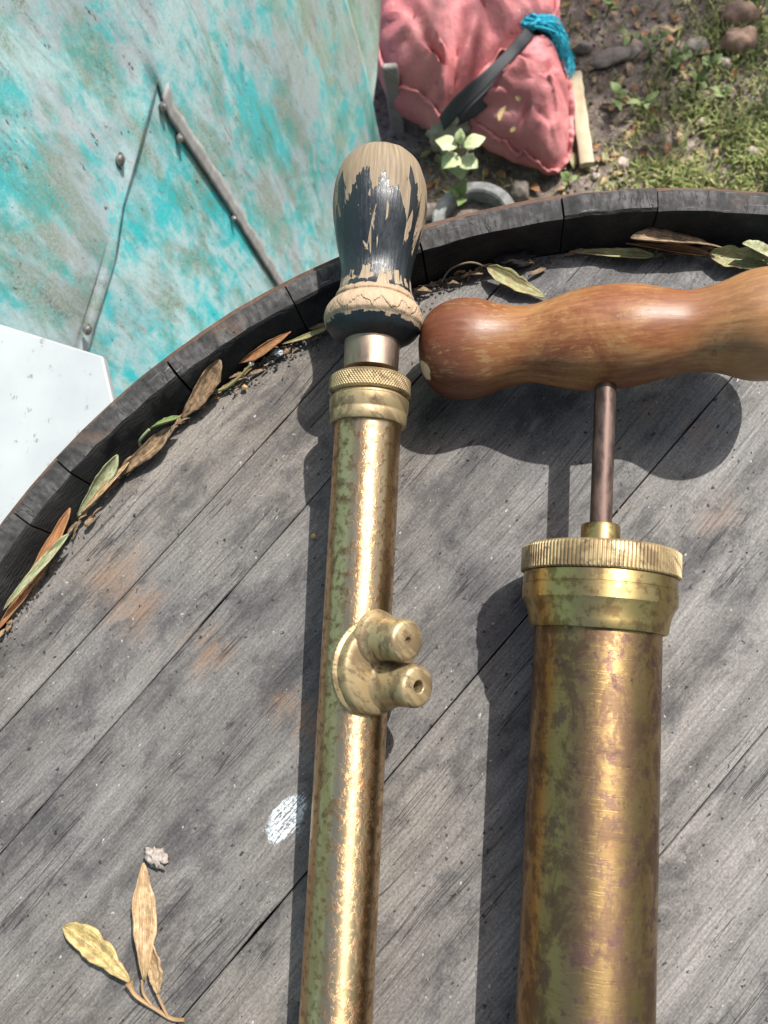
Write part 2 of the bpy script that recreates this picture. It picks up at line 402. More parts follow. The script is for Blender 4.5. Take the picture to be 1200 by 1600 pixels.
# ------------------------------------------------------------------ brass and handle materials
def brass(name, kind):
    M = Mat(name, .3, 1.0)
    uv = M.uv if kind != 'dull' else M.map(M.ob, (1, 1, 1), (.5, .3, .2))
    big = M.noise(M.map(uv, (38, 22, 1)), 1, 5, .6, .3)
    ring = M.noise(M.map(uv, (18, 420, 1)), 1, 4, .65)
    lon = M.noise(M.map(uv, (160, 9, 1)), 1, 4, .6)
    sp = M.noise(M.map(uv, (190, 170, 1), loc=(4, 1, 0)), 1, 5, .65)
    if kind == 'tube':          # lacquered brass with red-brown tarnish freckles
        c = M.ramp(big, [(.3, (.54, .37, .19)), (.5, (.67, .49, .28)), (.7, (.56, .41, .22))])
        c = M.mix(M.ma('MULTIPLY', M.smoothstep(lon, .48, .66), .6), c, (.50, .28, .12))
        tar = M.ma('MULTIPLY', M.smoothstep(sp, .49, .60), M.smoothstep(M.noise(M.map(uv, (34, 22, 1), loc=(8, 2, 0)), 1, 4, .6), .34, .52))
        c = M.mix(M.ma('MULTIPLY', tar, .6), c, (.36, .205, .12))
        fre = M.smoothstep(M.noise(M.map(uv, (420, 380, 1), loc=(1, 7, 0)), 1, 4, .65), .52, .60)
        c = M.mix(M.ma('MULTIPLY', fre, .5), c, (.30, .155, .085))
        r = M.ma('ADD', .36, M.ma('MULTIPLY', tar, .18)); r = M.ma('ADD', r, M.ma('MULTIPLY', fre, .2))
        h = M.ma('ADD', M.ma('MULTIPLY', tar, .4), M.ma('ADD', M.ma('MULTIPLY', big, .5), M.ma('MULTIPLY', fre, .25))); n = M.bump(h, .2, .0008)
    elif kind == 'large':       # worn brass with purple-brown tarnish and scuffs round the tube
        c = M.ramp(big, [(.3, (.25, .165, .070)), (.5, (.35, .235, .105)), (.7, (.28, .172, .075))])
        t1 = M.ma('ADD', M.ma('MULTIPLY', M.noise(M.map(uv, (85, 52, 1), loc=(3, 3, 0)), 1, 8, .78, .4), .88), M.ma('MULTIPLY', ring, .12))
        tar = M.smoothstep(t1, .45, .56)
        c = M.mix(M.ma('MULTIPLY', tar, .8), c, (.130, .078, .055))
        pur = M.smoothstep(M.noise(M.map(uv, (120, 95, 1), loc=(9, 1, 0)), 1, 6, .74), .53, .61)
        c = M.mix(M.ma('MULTIPLY', pur, .75), c, (.135, .078, .075))
        gr = M.smoothstep(M.noise(M.map(uv, (26, 40, 1), loc=(1, 9, 0)), 1, 4, .6), .55, .72)
        c = M.mix(M.ma('MULTIPLY', gr, .12), c, (.30, .26, .12))
        scr = M.smoothstep(M.noise(M.map(uv, (130, 1900, 1), (0, 0, .12)), 1, 3, .6), .58, .66)
        c = M.mix(M.ma('MULTIPLY', scr, .4), c, (.14, .08, .05))
        sp2 = M.smoothstep(sp, .62, .70); c = M.mix(M.ma('MULTIPLY', sp2, .7), c, (.09, .055, .04))
        r = M.ma('ADD', .41, M.ma('ADD', M.ma('MULTIPLY', tar, .16), M.ma('MULTIPLY', pur, .10)))
        h = M.ma('ADD', M.ma('MULTIPLY', ring, .5), M.ma('ADD', M.ma('MULTIPLY', sp, .5), M.ma('MULTIPLY', scr, -.5))); n = M.bump(h, .22, .0006)
    elif kind == 'cap':
        c = M.ramp(big, [(.3, (.33, .24, .10)), (.55, (.46, .345, .15)), (.75, (.33, .25, .105))])
        c = M.mix(M.ma('MULTIPLY', M.smoothstep(sp, .47, .60), .75), c, (.20, .125, .06))
        vg = M.smoothstep(M.noise(M.map(uv, (60, 90, 1), loc=(5, 5, 0)), 1, 3), .66, .74)
        c = M.mix(M.ma('MULTIPLY', vg, .5), c, (.20, .42, .34))
        r = M.ma('ADD', .32, M.ma('MULTIPLY', sp, .22)); n = M.bump(ring, .12, .0005)
    else:                       # dull: greyish old cast brass
        c = M.ramp(big, [(.3, (.30, .22, .115)), (.5, (.44, .34, .185)), (.7, (.35, .265, .14))])
        c = M.mix(M.ma('MULTIPLY', M.smoothstep(sp, .46, .58), .8), c, (.20, .14, .08))
        gri = M.smoothstep(M.noise(M.map(uv, (300, 300, 1), loc=(2, 6, 0)), 1, 4, .7), .56, .66); c = M.mix(M.ma('MULTIPLY', gri, .7), c, (.10, .07, .045))
        r = M.ma('ADD', .42, M.ma('ADD', M.ma('MULTIPLY', sp, .20), M.ma('MULTIPLY', gri, .2))); n = M.bump(M.ma('ADD', sp, M.ma('MULTIPLY', ring, .5)), .3, .0006)
        M.set('Metallic', .7)
    if kind in ('tube', 'large', 'cap'):
        tg = M.t.nodes.new('ShaderNodeTangent'); tg.direction_type = 'UV_MAP'; tg.uv_map = 'uv'
        M.put(M.b.inputs['Tangent'], tg.outputs[0]); M.set('Anisotropic', .85 if kind == 'tube' else .6); M.set('Anisotropic Rotation', .25)
    return M.done(c, n, r)
B_TUBE = brass('tarnished_brass_tube', 'tube'); B_LARGE = brass('worn_brass_tube', 'large')
B_CAP = brass('turned_brass', 'cap'); B_DULL = brass('dull_cast_brass', 'dull')
def simple_metal(name, c1, c2, rough=.4, metal=1, sc=120):
    M = Mat(name, rough, metal)
    a = M.noise(M.map(M.ob, (sc, sc*.3, sc)), 1, 5, .7)
    return M.done(M.ramp(a, [(.35, c1), (.65, c2)]), M.bump(a, .2, .0005), M.ramp(a, [(.3, rough*.8), (.7, rough*1.4)]))
M_STEEL = simple_metal('browned_steel_rod', (.055, .036, .030), (.17, .115, .095), .50, .75, 260)
M_FERR = simple_metal('ferrule_brass', (.24, .17, .125), (.42, .32, .24), .42)
def black_paint_handle():
    M = Mat('chipped_black_paint_on_wood', .5)
    uv = M.uv; x = M.sep(uv); v = x[1]          # v: metres from the ferrule end to the tip
    # paint coverage along the handle
    cov = M.ramp(M.ma('DIVIDE', v, .08), [(0, .95), (.055, .78), (.085, .12), (.21, .06), (.235, .60), (.262, .34), (.30, .48), (.34, .68), (.50, .60), (.62, .51), (.70, .42), (.77, .30), (.85, .12), (1, 0.02)])
    blk = M.vor(M.map(uv, (330, 75, 1)), 1, 'F1', 'Color'); blk = M.sep(blk)[0]
    st = M.noise(M.map(uv, (125, 30, 1), loc=(2.3, .4, 0)), 1, 5, .6, .2)
    fl = M.noise(M.map(uv, (620, 360, 1)), 1, 3, .6)
    f = M.ma('ADD', M.ma('MULTIPLY', st, .95), M.ma('ADD', M.ma('MULTIPLY', blk, .40), M.ma('MULTIPLY', fl, .12)))   # ~ .5 +- .3
    mask = M.smoothstep(M.ma('SUBTRACT', M.ma('ADD', cov, .28), f), -.006, .006)   # 1 = paint
    gr = M.noise(M.map(uv, (900, 45, 1)), 1, 5, .65)
    wood = M.ramp(gr, [(.3, (.17, .12, .075)), (.5, (.28, .21, .14)), (.7, (.36, .28, .19))])
    wood = M.mix(M.smoothstep(v, .030, .065), wood, M.mix(.8, wood, (.66, .66, .62), 'MULTIPLY'))
    raw = M.ma('MULTIPLY', M.smoothstep(v, .006, .008), M.smoothstep(v, .0185, .0165))
    wood = M.mix(raw, wood, M.mix(M.noise(M.map(uv, (900, 350, 1)), 1, 4, .7), (.26, .17, .10), (.48, .355, .235)))
    pc = M.ramp(M.noise(M.map(uv, (60, 30, 1)), 1, 4), [(.3, (.006, .008, .010)), (.7, (.016, .022, .028))])
    c = M.mix(mask, wood, pc)
    zig = M.ma('PINGPONG', M.ma('ADD', x[0], M.ma('MULTIPLY', st, .016)), .0046)
    step = M.ma('MULTIPLY', M.smoothstep(M.ma('SUBTRACT', M.ma('SUBTRACT', v, .0075), M.ma('MULTIPLY', zig, .95)), -.0004, .0004), raw)
    h = M.ma('ADD', M.ma('MULTIPLY', mask, .55), M.ma('ADD', M.ma('MULTIPLY', gr, .35), M.ma('ADD', M.ma('MULTIPLY', step, .8), M.ma('MULTIPLY', M.ma('MULTIPLY', M.noise(M.map(uv, (240, 160, 1)), 1, 3), raw), 1.6))))
    n = M.bump(h, .8, .0010)
    return M.done(c, n, M.mix(mask, .75, M.ramp(fl, [(.35, .26), (.65, .42)])))
M_BLACK = black_paint_handle()
def varnished_handle():
    M = Mat('worn_varnished_beech', .3, 0, .5)
    uv = M.uv; ob = M.ob
    gr = M.noise(M.map(uv, (420, 40, 1)), 1, 5, .66, .3)
    ray_ = M.noise(M.map(uv, (1100, 150, 1)), 1, 3, .6)
    big = M.noise(M.map(uv, (42, 36, 1), loc=(1.7, 2.2, 0)), 1, 7, .72, .5)
    c = M.ramp(gr, [(.30, (.22, .085, .028)), (.5, (.28, .125, .044)), (.70, (.34, .175, .068))])
    c = M.mix(M.ma('MULTIPLY', M.smoothstep(big, .44, .60), .7), c, (.165, .045, .017))
    palew = M.smoothstep(M.ma('ADD', M.sep(uv)[1], M.ma('MULTIPLY', M.ma('SUBTRACT', big, .5), .10)), .020, .060)
    c = M.mix(M.ma('MULTIPLY', palew, .45), c, (.36, .22, .10))
    endd = M.smoothstep(M.ma('ADD', M.sep(uv)[1], M.ma('MULTIPLY', M.ma('SUBTRACT', big, .5), .06)), -.030, -.060)
    c = M.mix(M.ma('MULTIPLY', endd, .8), c, (.105, .030, .016))
    worn = M.smoothstep(M.ma('ADD', M.ma('MULTIPLY', big, .6), M.ma('MULTIPLY', ray_, .4)), .47, .38)
    c = M.mix(M.ma('MULTIPLY', worn, .6), c, (.42, .27, .115))
    c = M.mix(1.0, c, M.ramp(ray_, [(.36, .86), (.5, 1.0), (.64, 1.10)]), 'MULTIPLY')
    c = M.mix(1.0, c, M.ramp(gr, [(.36, .92), (.5, 1.0), (.66, 1.06)]), 'MULTIPLY')
    fle = M.ma('MULTIPLY', M.smoothstep(M.noise(M.map(uv, (500, 240, 1), loc=(3, 3, 0)), 1, 4, .7), .54, .62), M.smoothstep(M.noise(M.map(uv, (40, 30, 1), loc=(6, 3, 0)), 1, 3), .46, .58))
    c = M.mix(M.ma('MULTIPLY', fle, .45), c, (.40, .24, .09))
    c = M.mix(1.0, c, (.84, .80, .80), 'MULTIPLY')
    dk = M.smoothstep(M.noise(M.map(uv, (55, 45, 1), loc=(0, 4, 0)), 1, 6, .72), .60, .68)
    c = M.mix(M.ma('MULTIPLY', dk, .75), c, (.085, .030, .022))
    p = HCHIP - HORG
    d = M.ma('ADD', M.dist(ob, p), M.ma('MULTIPLY', M.ma('SUBTRACT', M.noise(M.map(ob, (400, 400, 400)), 1, 3), .5), .002))
    chip = M.smoothstep(d, .0042, .0036)
    c = M.mix(chip, c, (.62, .54, .34))
    r = M.ma('ADD', .37, M.ma('ADD', M.ma('MULTIPLY', fle, .25), M.ma('MULTIPLY', ray_, .14)))
    h = M.ma('ADD', M.ma('MULTIPLY', gr, .4), M.ma('ADD', M.ma('MULTIPLY', fle, -.4), M.ma('MULTIPLY', big, .8)))
    M.set('Specular IOR Level', .4)
    return M.done(c, M.bump(h, .18, .001), r)

# ------------------------------------------------------------------ small syringe (axis rises from the head over the rim)
def axis_pt(px, py, z): return at(px, py, z)
SA = at(573, 700, HEAD_Z+.0285); SB = at(525, 1590, HEAD_Z+.0130)
sdir = (SA-SB).normalized()
syr = thing('brass_garden_syringe', 'slim tarnished brass syringe with chipped black turned handle hanging over the barrel rim', 'syringe', (SB.x, SB.y, HEAD_Z))
def on_axis(py):    # axis point that projects to picture row py
    best = min((abs(0), 0),) ; lo_, hi_ = -.3, .6
    for _ in range(40):
        m_ = (lo_+hi_)/2; p = SB+sdir*m_; q = ROT.transposed() @ (p-CAM); y = CY-F*q.y/(-q.z)
        if y > py: lo_ = m_
        else: hi_ = m_
    return (lo_+hi_)/2
s_tube = on_axis(657)          # tube meets the cap
TR = .0124
mb = MB(); o = SB
lathe(mb, o, sdir, [(-.215, 0), (-.215, .0118), (-.2145, TR)]+[(-.2+q*.02, TR) for q in range(int((s_tube+.2)/.02)+1)]+[(s_tube-.0004, TR), (s_tube, .0120), (s_tube, 0)], 72)
tube = mb.build('tube', B_TUBE, syr)
mb = MB(); lathe(mb, o, sdir, [(-.245, 0), (-.245, .0035), (-.236, .0045), (-.232, .0085), (-.228, .0138), (-.212, .0142), (-.209, .0136), (-.209, .0123)], 48)
mb.build('nozzle_end', B_DULL, syr)
s_c = s_tube
capR = .0152
mb = MB()
lathe(mb, o, sdir, [(s_c-.0022, TR+.0002), (s_c-.0022, .0138), (s_c-.0017, .0142), (s_c+.0016, .0145), (s_c+.0020, .0144), (s_c+.0026, .0145), (s_c+.0030, .0148), (s_c+.0072, .0150), (s_c+.0076, .0146), (s_c+.0080, .0137), (s_c+.0090, .0137), (s_c+.0093, .0130)], 96)
mb.build('collar', B_DULL, syr)
mb = MB(); kn = 300
def knurl(s_, w, r):
    if r < capR-.0003: return 0
    a = (w*84+(s_-s_c)*4200); b = (w*84-(s_-s_c)*4200)
    return .00022*(max(math.cos(a), math.cos(b)))
pr = [(s_c+.0092, .0130), (s_c+.0092, capR-.0006), (s_c+.0098, capR)]+[(s_c+.0098+q*.00018, capR) for q in range(1, 30)]+[(s_c+.0153, capR-.0006), (s_c+.0162, .0142), (s_c+.0165, .0128), (s_c+.0158, .0116), (s_c+.0150, .006)]
lathe(mb, o, sdir, pr, 840, knurl)
mb.build('knurled_cap', B_DULL, syr, smooth_ang=60)
s_f = s_c+.0190
mb = MB(); lathe(mb, o, sdir, [(s_c+.0140, .0050), (s_f, .0050)], 32)
mb.build('plunger_rod', M_STEEL, syr)
mb = MB(); lathe(mb, o, sdir, [(s_f, .0045), (s_f, .0098), (s_f+.0004, .0103), (s_f+.0125, .0106), (s_f+.0125, .0080)], 64)
mb.build('ferrule', M_FERR, syr)
s_h = s_f+.0110
hp = [(0, .0098), (.0006, .0116), (.0016, .0138), (.0032, .0162), (.0056, .0182), (.0080, .0192), (.0105, .0193), (.0128, .0186), (.0146, .0174), (.0156, .0160), (.0162, .0150), (.0166, .0149), (.0172, .0153), (.0180, .0155), (.0188, .0153), (.0196, .0148), (.0215, .0146), (.0245, .0143), (.028, .0142), (.033, .0148), (.039, .0162), (.045, .0177), (.051, .0188), (.057, .0193), (.063, .0191), (.068, .0182), (.0725, .0166), (.0758, .0145), (.0782, .0116), (.0797, .0080), (.0804, .0040), (.0806, 0.0001)]
mb = MB()
hs = spline([(a*.975, b*(.95 if a > .02 else .975), 0) for a, b in hp], 3)
lathe(mb, o+sdir*s_h, sdir, [(p.x, max(p.y, .0001)) for p in hs], 96, lambda s_, w, r: .00035*nz((math.cos(w)*3, math.sin(w)*3, s_*120)))
mb.build('handle', M_BLACK, syr, smooth_ang=50)['label'] = 'turned wooden handle with flaking black paint'
# twin-nozzle boss on the side of the small tube
sb = on_axis(1040)
d, a0, b0 = frame_from(sdir)
alpha = math.radians(46)
side_v = sdir.cross(Vector((0, 0, 1))).normalized()     # to the right of the tube
upv = side_v.cross(sdir).normalized()
bn = (upv*math.cos(alpha)+side_v*math.sin(alpha)).normalized(); bt = bn.cross(sdir).normalized()
bo = o+sdir*sb
fit = MB()
lathe(fit, bo, bn, [(.0040, .0130), (.0084, .0160), (.0090, .0169), (.0104, .0171), (.0110, .0166), (.0113, .0158), (.0136, .0157), (.0146, .0153), (.0151, .0146), (.0154, .0125), (.0156, .006), (.0156, .0001)], 320, lambda s_, w, r: (.00006*math.cos(w*64) if .0086 < s_ < .0106 else 0)+.00012*nz((math.cos(w)*3, math.sin(w)*3, s_*200)), up=sdir)
fit = fit.build('outlet_boss', B_DULL, syr)
for (ds, dt, hole, rr) in ((.0104, .0018, .0011, .0069), (-.0046, -.0036, .0021, .0071)):
    p = bo+sdir*ds+bt*dt
    mb = MB()
    lathe(mb, p, bn, [(.0140, .0098), (.0154, .0094), (.0162, .0086), (.0174, rr+.0008), (.0195, rr+.0004), (.0285, rr), (.0298, rr-.0002), (.0305, rr-.0008), (.0308, rr-.0016), (.0308, hole*1.15), (.0305, hole), (.0200, hole*.85), (.0200, .0001)], 48, lambda s_, w, r: .00015*nz((math.cos(w)*2+ds*900, math.sin(w)*2, s_*160)), up=sdir)
    mb.build('outlet_nozzle', B_DULL, syr)

# ------------------------------------------------------------------ large syringe with T handle
HL = HEAD_Z+.0275
LA = at(934, 960, HL); LB = at(913, 1590, HL-.0035)
ldir = (LA-LB).normalized()
big = thing('large_brass_syringe', 'thick brown-stained brass syringe with a varnished wooden T handle, lying on the barrel head', 'syringe', (LB.x, LB.y, HEAD_Z))
def on_big(py):
    lo_, hi_ = -.3, .6
    for _ in range(40):
        m_ = (lo_+hi_)/2; p = LB+ldir*m_; q = ROT.transposed() @ (p-CAM); y = CY-F*q.y/(-q.z)
        if y > py: lo_ = m_
        else: hi_ = m_
    return (lo_+hi_)/2
LR = .0211
s1 = on_big(978)
mb = MB(); lathe(mb, LB, ldir, [(-.17, 0), (-.17, LR-.0006), (-.1694, LR)]+[(-.16+q*.02, LR) for q in range(int((s1+.16)/.02)+1)]+[(s1+.004, LR), (s1+.004, .01)], 96)
mb.build('tube', B_LARGE, big)
mb = MB(); lathe(mb, LB, ldir, [(-.205, 0), (-.205, .004), (-.190, .0055), (-.186, .014), (-.182, .0235), (-.166, .0238), (-.163, .0225), (-.163, LR+.0001)], 72)
mb.build('nozzle_end', B_CAP, big)
mb = MB()
lathe(mb, LB, ldir, [(s1-.0018, LR+.0002), (s1-.0018, .0224), (s1-.0012, .0230), (s1+.0010, .0233), (s1+.0040, .0240), (s1+.0062, .0250), (s1+.0074, .0257), (s1+.0076, .0259), (s1+.0122, .0259), (s1+.0124, .0256), (s1+.0127, .0256), (s1+.0129, .0258), (s1+.0165, .0257), (s1+.0170, .0252)], 120)
mb.build('neck_ring', B_CAP, big)
mb = MB()
teeth = 126
def flute(s_, w, r): return .00022*(1 if math.cos(w*teeth) > -.1 else -1.0) if r > .0263 else 0
lathe(mb, LB, ldir, [(s1+.0168, .0240), (s1+.0170, .0262), (s1+.0174, .0266), (s1+.0252, .0266), (s1+.0257, .0261), (s1+.0262, .0254), (s1+.0264, .0240), (s1+.0266, .0100), (s1+.0266, .0066)], teeth*6, flute)
mb.build('knurled_cap', B_DULL, big, smooth_ang=30)
mb = MB(); lathe(mb, LB, ldir, [(s1+.0262, .0067), (s1+.0345, .0067), (s1+.0352, .0062), (s1+.0352, .0038)], 48)
mb.build('rod_bushing', B_CAP, big)
# rod up to the handle
s_hd = on_big(528)
mb = MB(); lathe(mb, LB, ldir, [(s1+.030, .0038), (s_hd-.004, .0038)], 32)
mb.build('plunger_rod', M_STEEL, big)
# T handle: left end rests on the boards, right end up
hc = LB+ldir*s_hd
side = ldir.cross(Vector((0, 0, 1))).normalized()
tilt = math.radians(9); yaw = math.radians(3.0)
up_ = side.cross(ldir).normalized()
hdir = (side*math.cos(tilt)+up_*math.sin(tilt)); hdir = (hdir*math.cos(yaw)+ldir*math.sin(yaw)).normalized()
HL2 = .0665
half = [(x_*1.055, y_) for x_, y_ in (lambda L_: L_)([(0, .0189), (.006, .0187), (.012, .0178), (.019, .0160), (.0255, .0146), (.0305, .0146), (.037, .0160), (.043, .0183), (.0485, .0194), (.054, .0191), (.059, .0174), (.063, .0142), (.0652, .0102), (.0662, .0058), (.0665, .0001)])]
pr = [(-a, b) for a, b in half[::-1]]+half[1:]
hs = [p for p in spline([(a, b, 0) for a, b in pr], 3)]
HORG = Vector((LB.x, LB.y, HEAD_Z)); HCHIP = hc-hdir*.0668+ (up_*.62-ldir*.78).normalized()*.0130
M_VARN = varnished_handle()
mb = MB(); lathe(mb, hc, hdir, [(p.x, max(p.y, .0001)) for p in hs], 96, lambda s_, w, r: .0004*nz((math.cos(w)*2, math.sin(w)*2, s_*60)))
# spread uv from the middle so the grain runs along the handle
mb.build('handle', M_VARN, big, smooth_ang=60)
#SECTION2
# ------------------------------------------------------------------ ground
def soil():
    M = Mat('garden_soil', .95, 0, .2)
    a = M.noise(M.map(M.ob, (9, 9, 9)), 1, 6, .65); b = M.noise(M.map(M.ob, (70, 70, 70)), 1, 5, .7); c_ = M.noise(M.map(M.ob, (260, 260, 260)), 1, 3)
    c = M.ramp(M.ma('ADD', M.ma('MULTIPLY', a, .45), M.ma('MULTIPLY', b, .55)), [(.36, (.065, .050, .041)), (.5, (.21, .168, .14)), (.64, (.38, .32, .275))])
    c = M.mix(M.ma('MULTIPLY', M.smoothstep(c_, .6, .7), .6), c, (.28, .22, .175))
    far = M.smoothstep(M.dist(M.ob, (0, 0, 0)), 3.0, 6.0)
    c = M.mix(far, c, M.mix(b, (.06, .09, .025), (.12, .15, .04)))
    return M.done(c, M.bump(M.ma('ADD', M.ma('MULTIPLY', b, .6), M.ma('MULTIPLY', c_, .4)), .9, .012))
M_SOIL = soil()
def ground_z(x, y):
    f = smooth(4, 1.5, math.hypot(x, y-1))
    k = smooth(.36, .55, math.hypot(x, y))
    return f*k*(.012*nz((x*4, y*4, 0))+.006*nz((x*14, y*14, 2)))
ax = sorted(set([-60, -30, -15, -8, -5, -3.5, -2.5, -2]+[round(-1.6+.03*i, 3) for i in range(int(3.4/.03))]+[2, 2.5, 3.5, 5, 8, 15, 30, 60]))
mb = MB()
N_ = len(ax)
for yy in ax:
    for xx in ax:
        mb.vert((xx, yy+.8, ground_z(xx, yy+.8)), (xx, yy))
for j in range(N_-1):
    for i in range(N_-1):
        a = j*N_+i; mb.face((a, a+1, a+N_+1, a+N_))
tag(mb.build('ground', M_SOIL, smooth_ang=180), kind='structure')

# ------------------------------------------------------------------ painted sheet wall
WN = Vector((.975, -.222, 0.10)).normalized(); WD = -.455
WU = Vector((-WN.y, WN.x, 0)).normalized()      # along the wall, away from the camera
WU = WU if WU.y > 0 else -WU
WV = WN.cross(WU); WV = WV if WV.z > 0 else -WV # up the sheet
W0 = WN*WD
def wuv(px, py, off=0):
    d = ray(px, py); t = (WD+off-CAM.dot(WN))/d.dot(WN); p = CAM+d*t-W0; return p.dot(WU), p.dot(WV)
def wp(u, v, off=0): return W0+WU*u+WV*v+WN*off
def v_ground(u): return -.0
def sheet_paint(name, base, seed, algae, grey=.8):
    M = Mat(name, .55, 0, .4)
    uv = M.map(M.uv, (1, 1, 1), loc=(seed, seed*.7, 0))
    fade = M.noise(M.map(uv, (10, 3.6, 1)), 1, 8, .7, .4)
    fade2 = M.noise(M.map(uv, (40, 28, 1)), 1, 7, .76, .3)
    strk = M.noise(M.map(uv, (60, 3.2, 1)), 1, 5, .65, .25)
    grit = M.noise(M.map(uv, (420, 330, 1)), 1, 4, .7)
    c = M.mix(M.ma('MULTIPLY', M.smoothstep(M.ma('ADD', M.ma('MULTIPLY', fade, .55), M.ma('MULTIPLY', fade2, .5)), .46, .60), .85), base, (.44, .57, .58))
    lil = M.smoothstep(M.noise(M.map(uv, (10, 6, 1), loc=(4, 4, 0)), 1, 9, .74, .3), .465, .565)
    c = M.mix(M.ma('MULTIPLY', lil, grey), c, (.39, .415, .445))
    c = M.mix(M.ma('MULTIPLY', M.smoothstep(strk, .54, .7), .25), c, (.12, .36, .37))
    al = M.ma('MULTIPLY', M.smoothstep(M.noise(M.map(uv, (17, 6.5, 1), loc=(1, 8, 0)), 1, 8, .74, .3), .46, .60), M.smoothstep(grit, .34, .60))
    c = M.mix(M.ma('MULTIPLY', al, algae), c, (.14, .17, .075))
    moss = M.ma('MULTIPLY', M.smoothstep(M.ma('ADD', M.sep(M.uv)[0], M.ma('MULTIPLY', M.ma('SUBTRACT', fade, .5), .5)), MOSS0, MOSS1), M.smoothstep(fade2, .36, .56))
    c = M.mix(M.ma('MULTIPLY', moss, .38), c, (.22, .27, .15))
    drk = M.ma('MULTIPLY', M.smoothstep(M.noise(M.map(uv, (46, 12, 1), loc=(9, 2, 0)), 1, 8, .76, .3), .53, .64), M.smoothstep(grit, .40, .6))
    c = M.mix(M.ma('MULTIPLY', drk, .7), c, (.075, .085, .08))
    spk = M.smoothstep(M.noise(M.map(uv, (210, 130, 1), loc=(3, 7, 0)), 1, 3, .6), .655, .70)
    spk = M.ma('MULTIPLY', spk, M.smoothstep(M.noise(M.map(uv, (14, 14, 1), loc=(2, 2, 0)), 1, 2), .46, .6))
    chip = M.ma('MULTIPLY', M.smoothstep(M.noise(M.map(uv, (95, 34, 1), loc=(6, 3, 0)), 1, 5, .75), .645, .672), .95)
    run = M.ma('MULTIPLY', M.smoothstep(M.noise(M.map(uv, (120, 5, 1), loc=(7, 7, 0)), 1, 4, .6), .60, .70), M.smoothstep(fade2, .42, .58))
    c = M.mix(M.ma('MULTIPLY', run, .55), c, (.16, .12, .07))
    c = M.mix(spk, c, (.05, .05, .05)); c = M.mix(chip, c, (.028, .028, .03))
    c = M.mix(M.ma('MULTIPLY', M.smoothstep(grit, .54, .68), .35), c, (.52, .62, .63))
    c = M.mix(M.ma('MULTIPLY', M.smoothstep(grit, .46, .34), .45), c, (.10, .19, .19))
    h = M.ma('SUBTRACT', M.ma('ADD', M.ma('MULTIPLY', grit, .5), M.ma('MULTIPLY', fade2, .6)), chip)
    return M.done(c, M.bump(h, .28, .0012), M.ramp(fade2, [(.3, .45), (.7, .7)]))
TURQ = (.060, .43, .455); MOSS0 = wuv(400, 250)[0]; MOSS1 = wuv(600, 250)[0]
M_SH1 = sheet_paint('faded_turquoise_paint', TURQ, 0.0, .75)
M_SH2 = sheet_paint('bright_turquoise_paint', (.022, .46, .50), 3.3, .9, .35)
M_SH3 = sheet_paint('yellowed_turquoise_paint', (.22, .42, .36), 6.1, .8)
M_BARE = simple_metal('bare_grey_metal', (.20, .20, .195), (.31, .31, .30), .75, .0)
M_SCREW = simple_metal('dull_screw_metal', (.16, .16, .16), (.36, .36, .35), .45, .8, 300)
wb = wp(*wuv(300, 300)); 
wall = thing('sheet_metal_wall', 'wall of faded turquoise painted metal sheets with a torn notch and screws', 'wall', (wb.x, wb.y, 0))
UVX = [wuv(*p) for p in ((243, 128), (214, 196), (196, 262), (187, 335), (160, 430), (122, 548))]
UVR = [wuv(*p) for p in ((243, 128), (262, 185), (300, 240), (355, 322), (430, 440))]
def interp(L, v):
    if v >= L[0][1]: return L[0][0]
    for (u0, v0), (u1, v1) in zip(L, L[1:]):
        if v >= v1: return u0+(u1-u0)*(v0-v)/(v0-v1)
    (u0, v0), (u1, v1) = L[-2], L[-1]; return u1+(u1-u0)*(v1-v)/(v0-v1)*.5
UVS = [wuv(520, -20), wuv(560, 120), wuv(577, 205)]
seam_u = [(u, v) for u, v in UVS]
VTOP, VBOT = 1.55, .02
apex = UVX[0]
def rough_edge(v, k): return .0022*nz((v*60, k, 1))+.0012*nz((v*190, k, 5))
rows = [VBOT+(apex[1]-VBOT)*j/70 for j in range(71)]+[apex[1]+(VTOP-apex[1])*j/24 for j in range(1, 25)]
def sheet_off(u, v):
    return .010*nz((u*2.3, v*1.4, 0))+.0045*nz((u*7, v*3, 5))+.006
mb = MB(); nu = 46
for part in (0, 1):
    def fn(i, j, part=part):
        v = rows[int(round(j*(len(rows)-1)))]
        below = v < apex[1]
        uL = interp(UVX, v)+(rough_edge(v, 3)*min(1, (apex[1]-v)*30) if below else 0)
        uR = interp(UVR, v)+(rough_edge(v, 9)*min(1, (apex[1]-v)*30) if below else 0)
        if part == 0: u = -1.3+(uL+1.3)*(i**.55)
        else:
            e = interp(seam_u, v)+.012; u = uR+(e-uR)*i
        lift = 0
        if part == 0 and below: lift = (.0075*smooth(0, .12, apex[1]-v)+.0045*smooth(.12, .2, apex[1]-v))*math.exp(-((uL-u)/.035))
        if part == 1 and below: lift = 0
        return wp(u, v, sheet_off(u, v)+lift), (u, v)
    mb.grid(fn, nu, len(rows)-1)
mb.build('top_sheet', M_SH1, wall, smooth_ang=60, solid=.0016)
mb = MB()
u0, u1 = UVX[-1][0]-.25, UVR[-1][0]+.2
mb.grid(lambda i, j: (wp(u0+(u1-u0)*i, VBOT+(apex[1]+.05-VBOT)*j, sheet_off(u0+(u1-u0)*i, VBOT+(apex[1]+.05-VBOT)*j)-.0032), (u0+(u1-u0)*i, (VBOT+(apex[1]+.05-VBOT)*j))), 40, 40)
mb.build('under_sheet', M_SH2, wall, smooth_ang=60, solid=.0016)
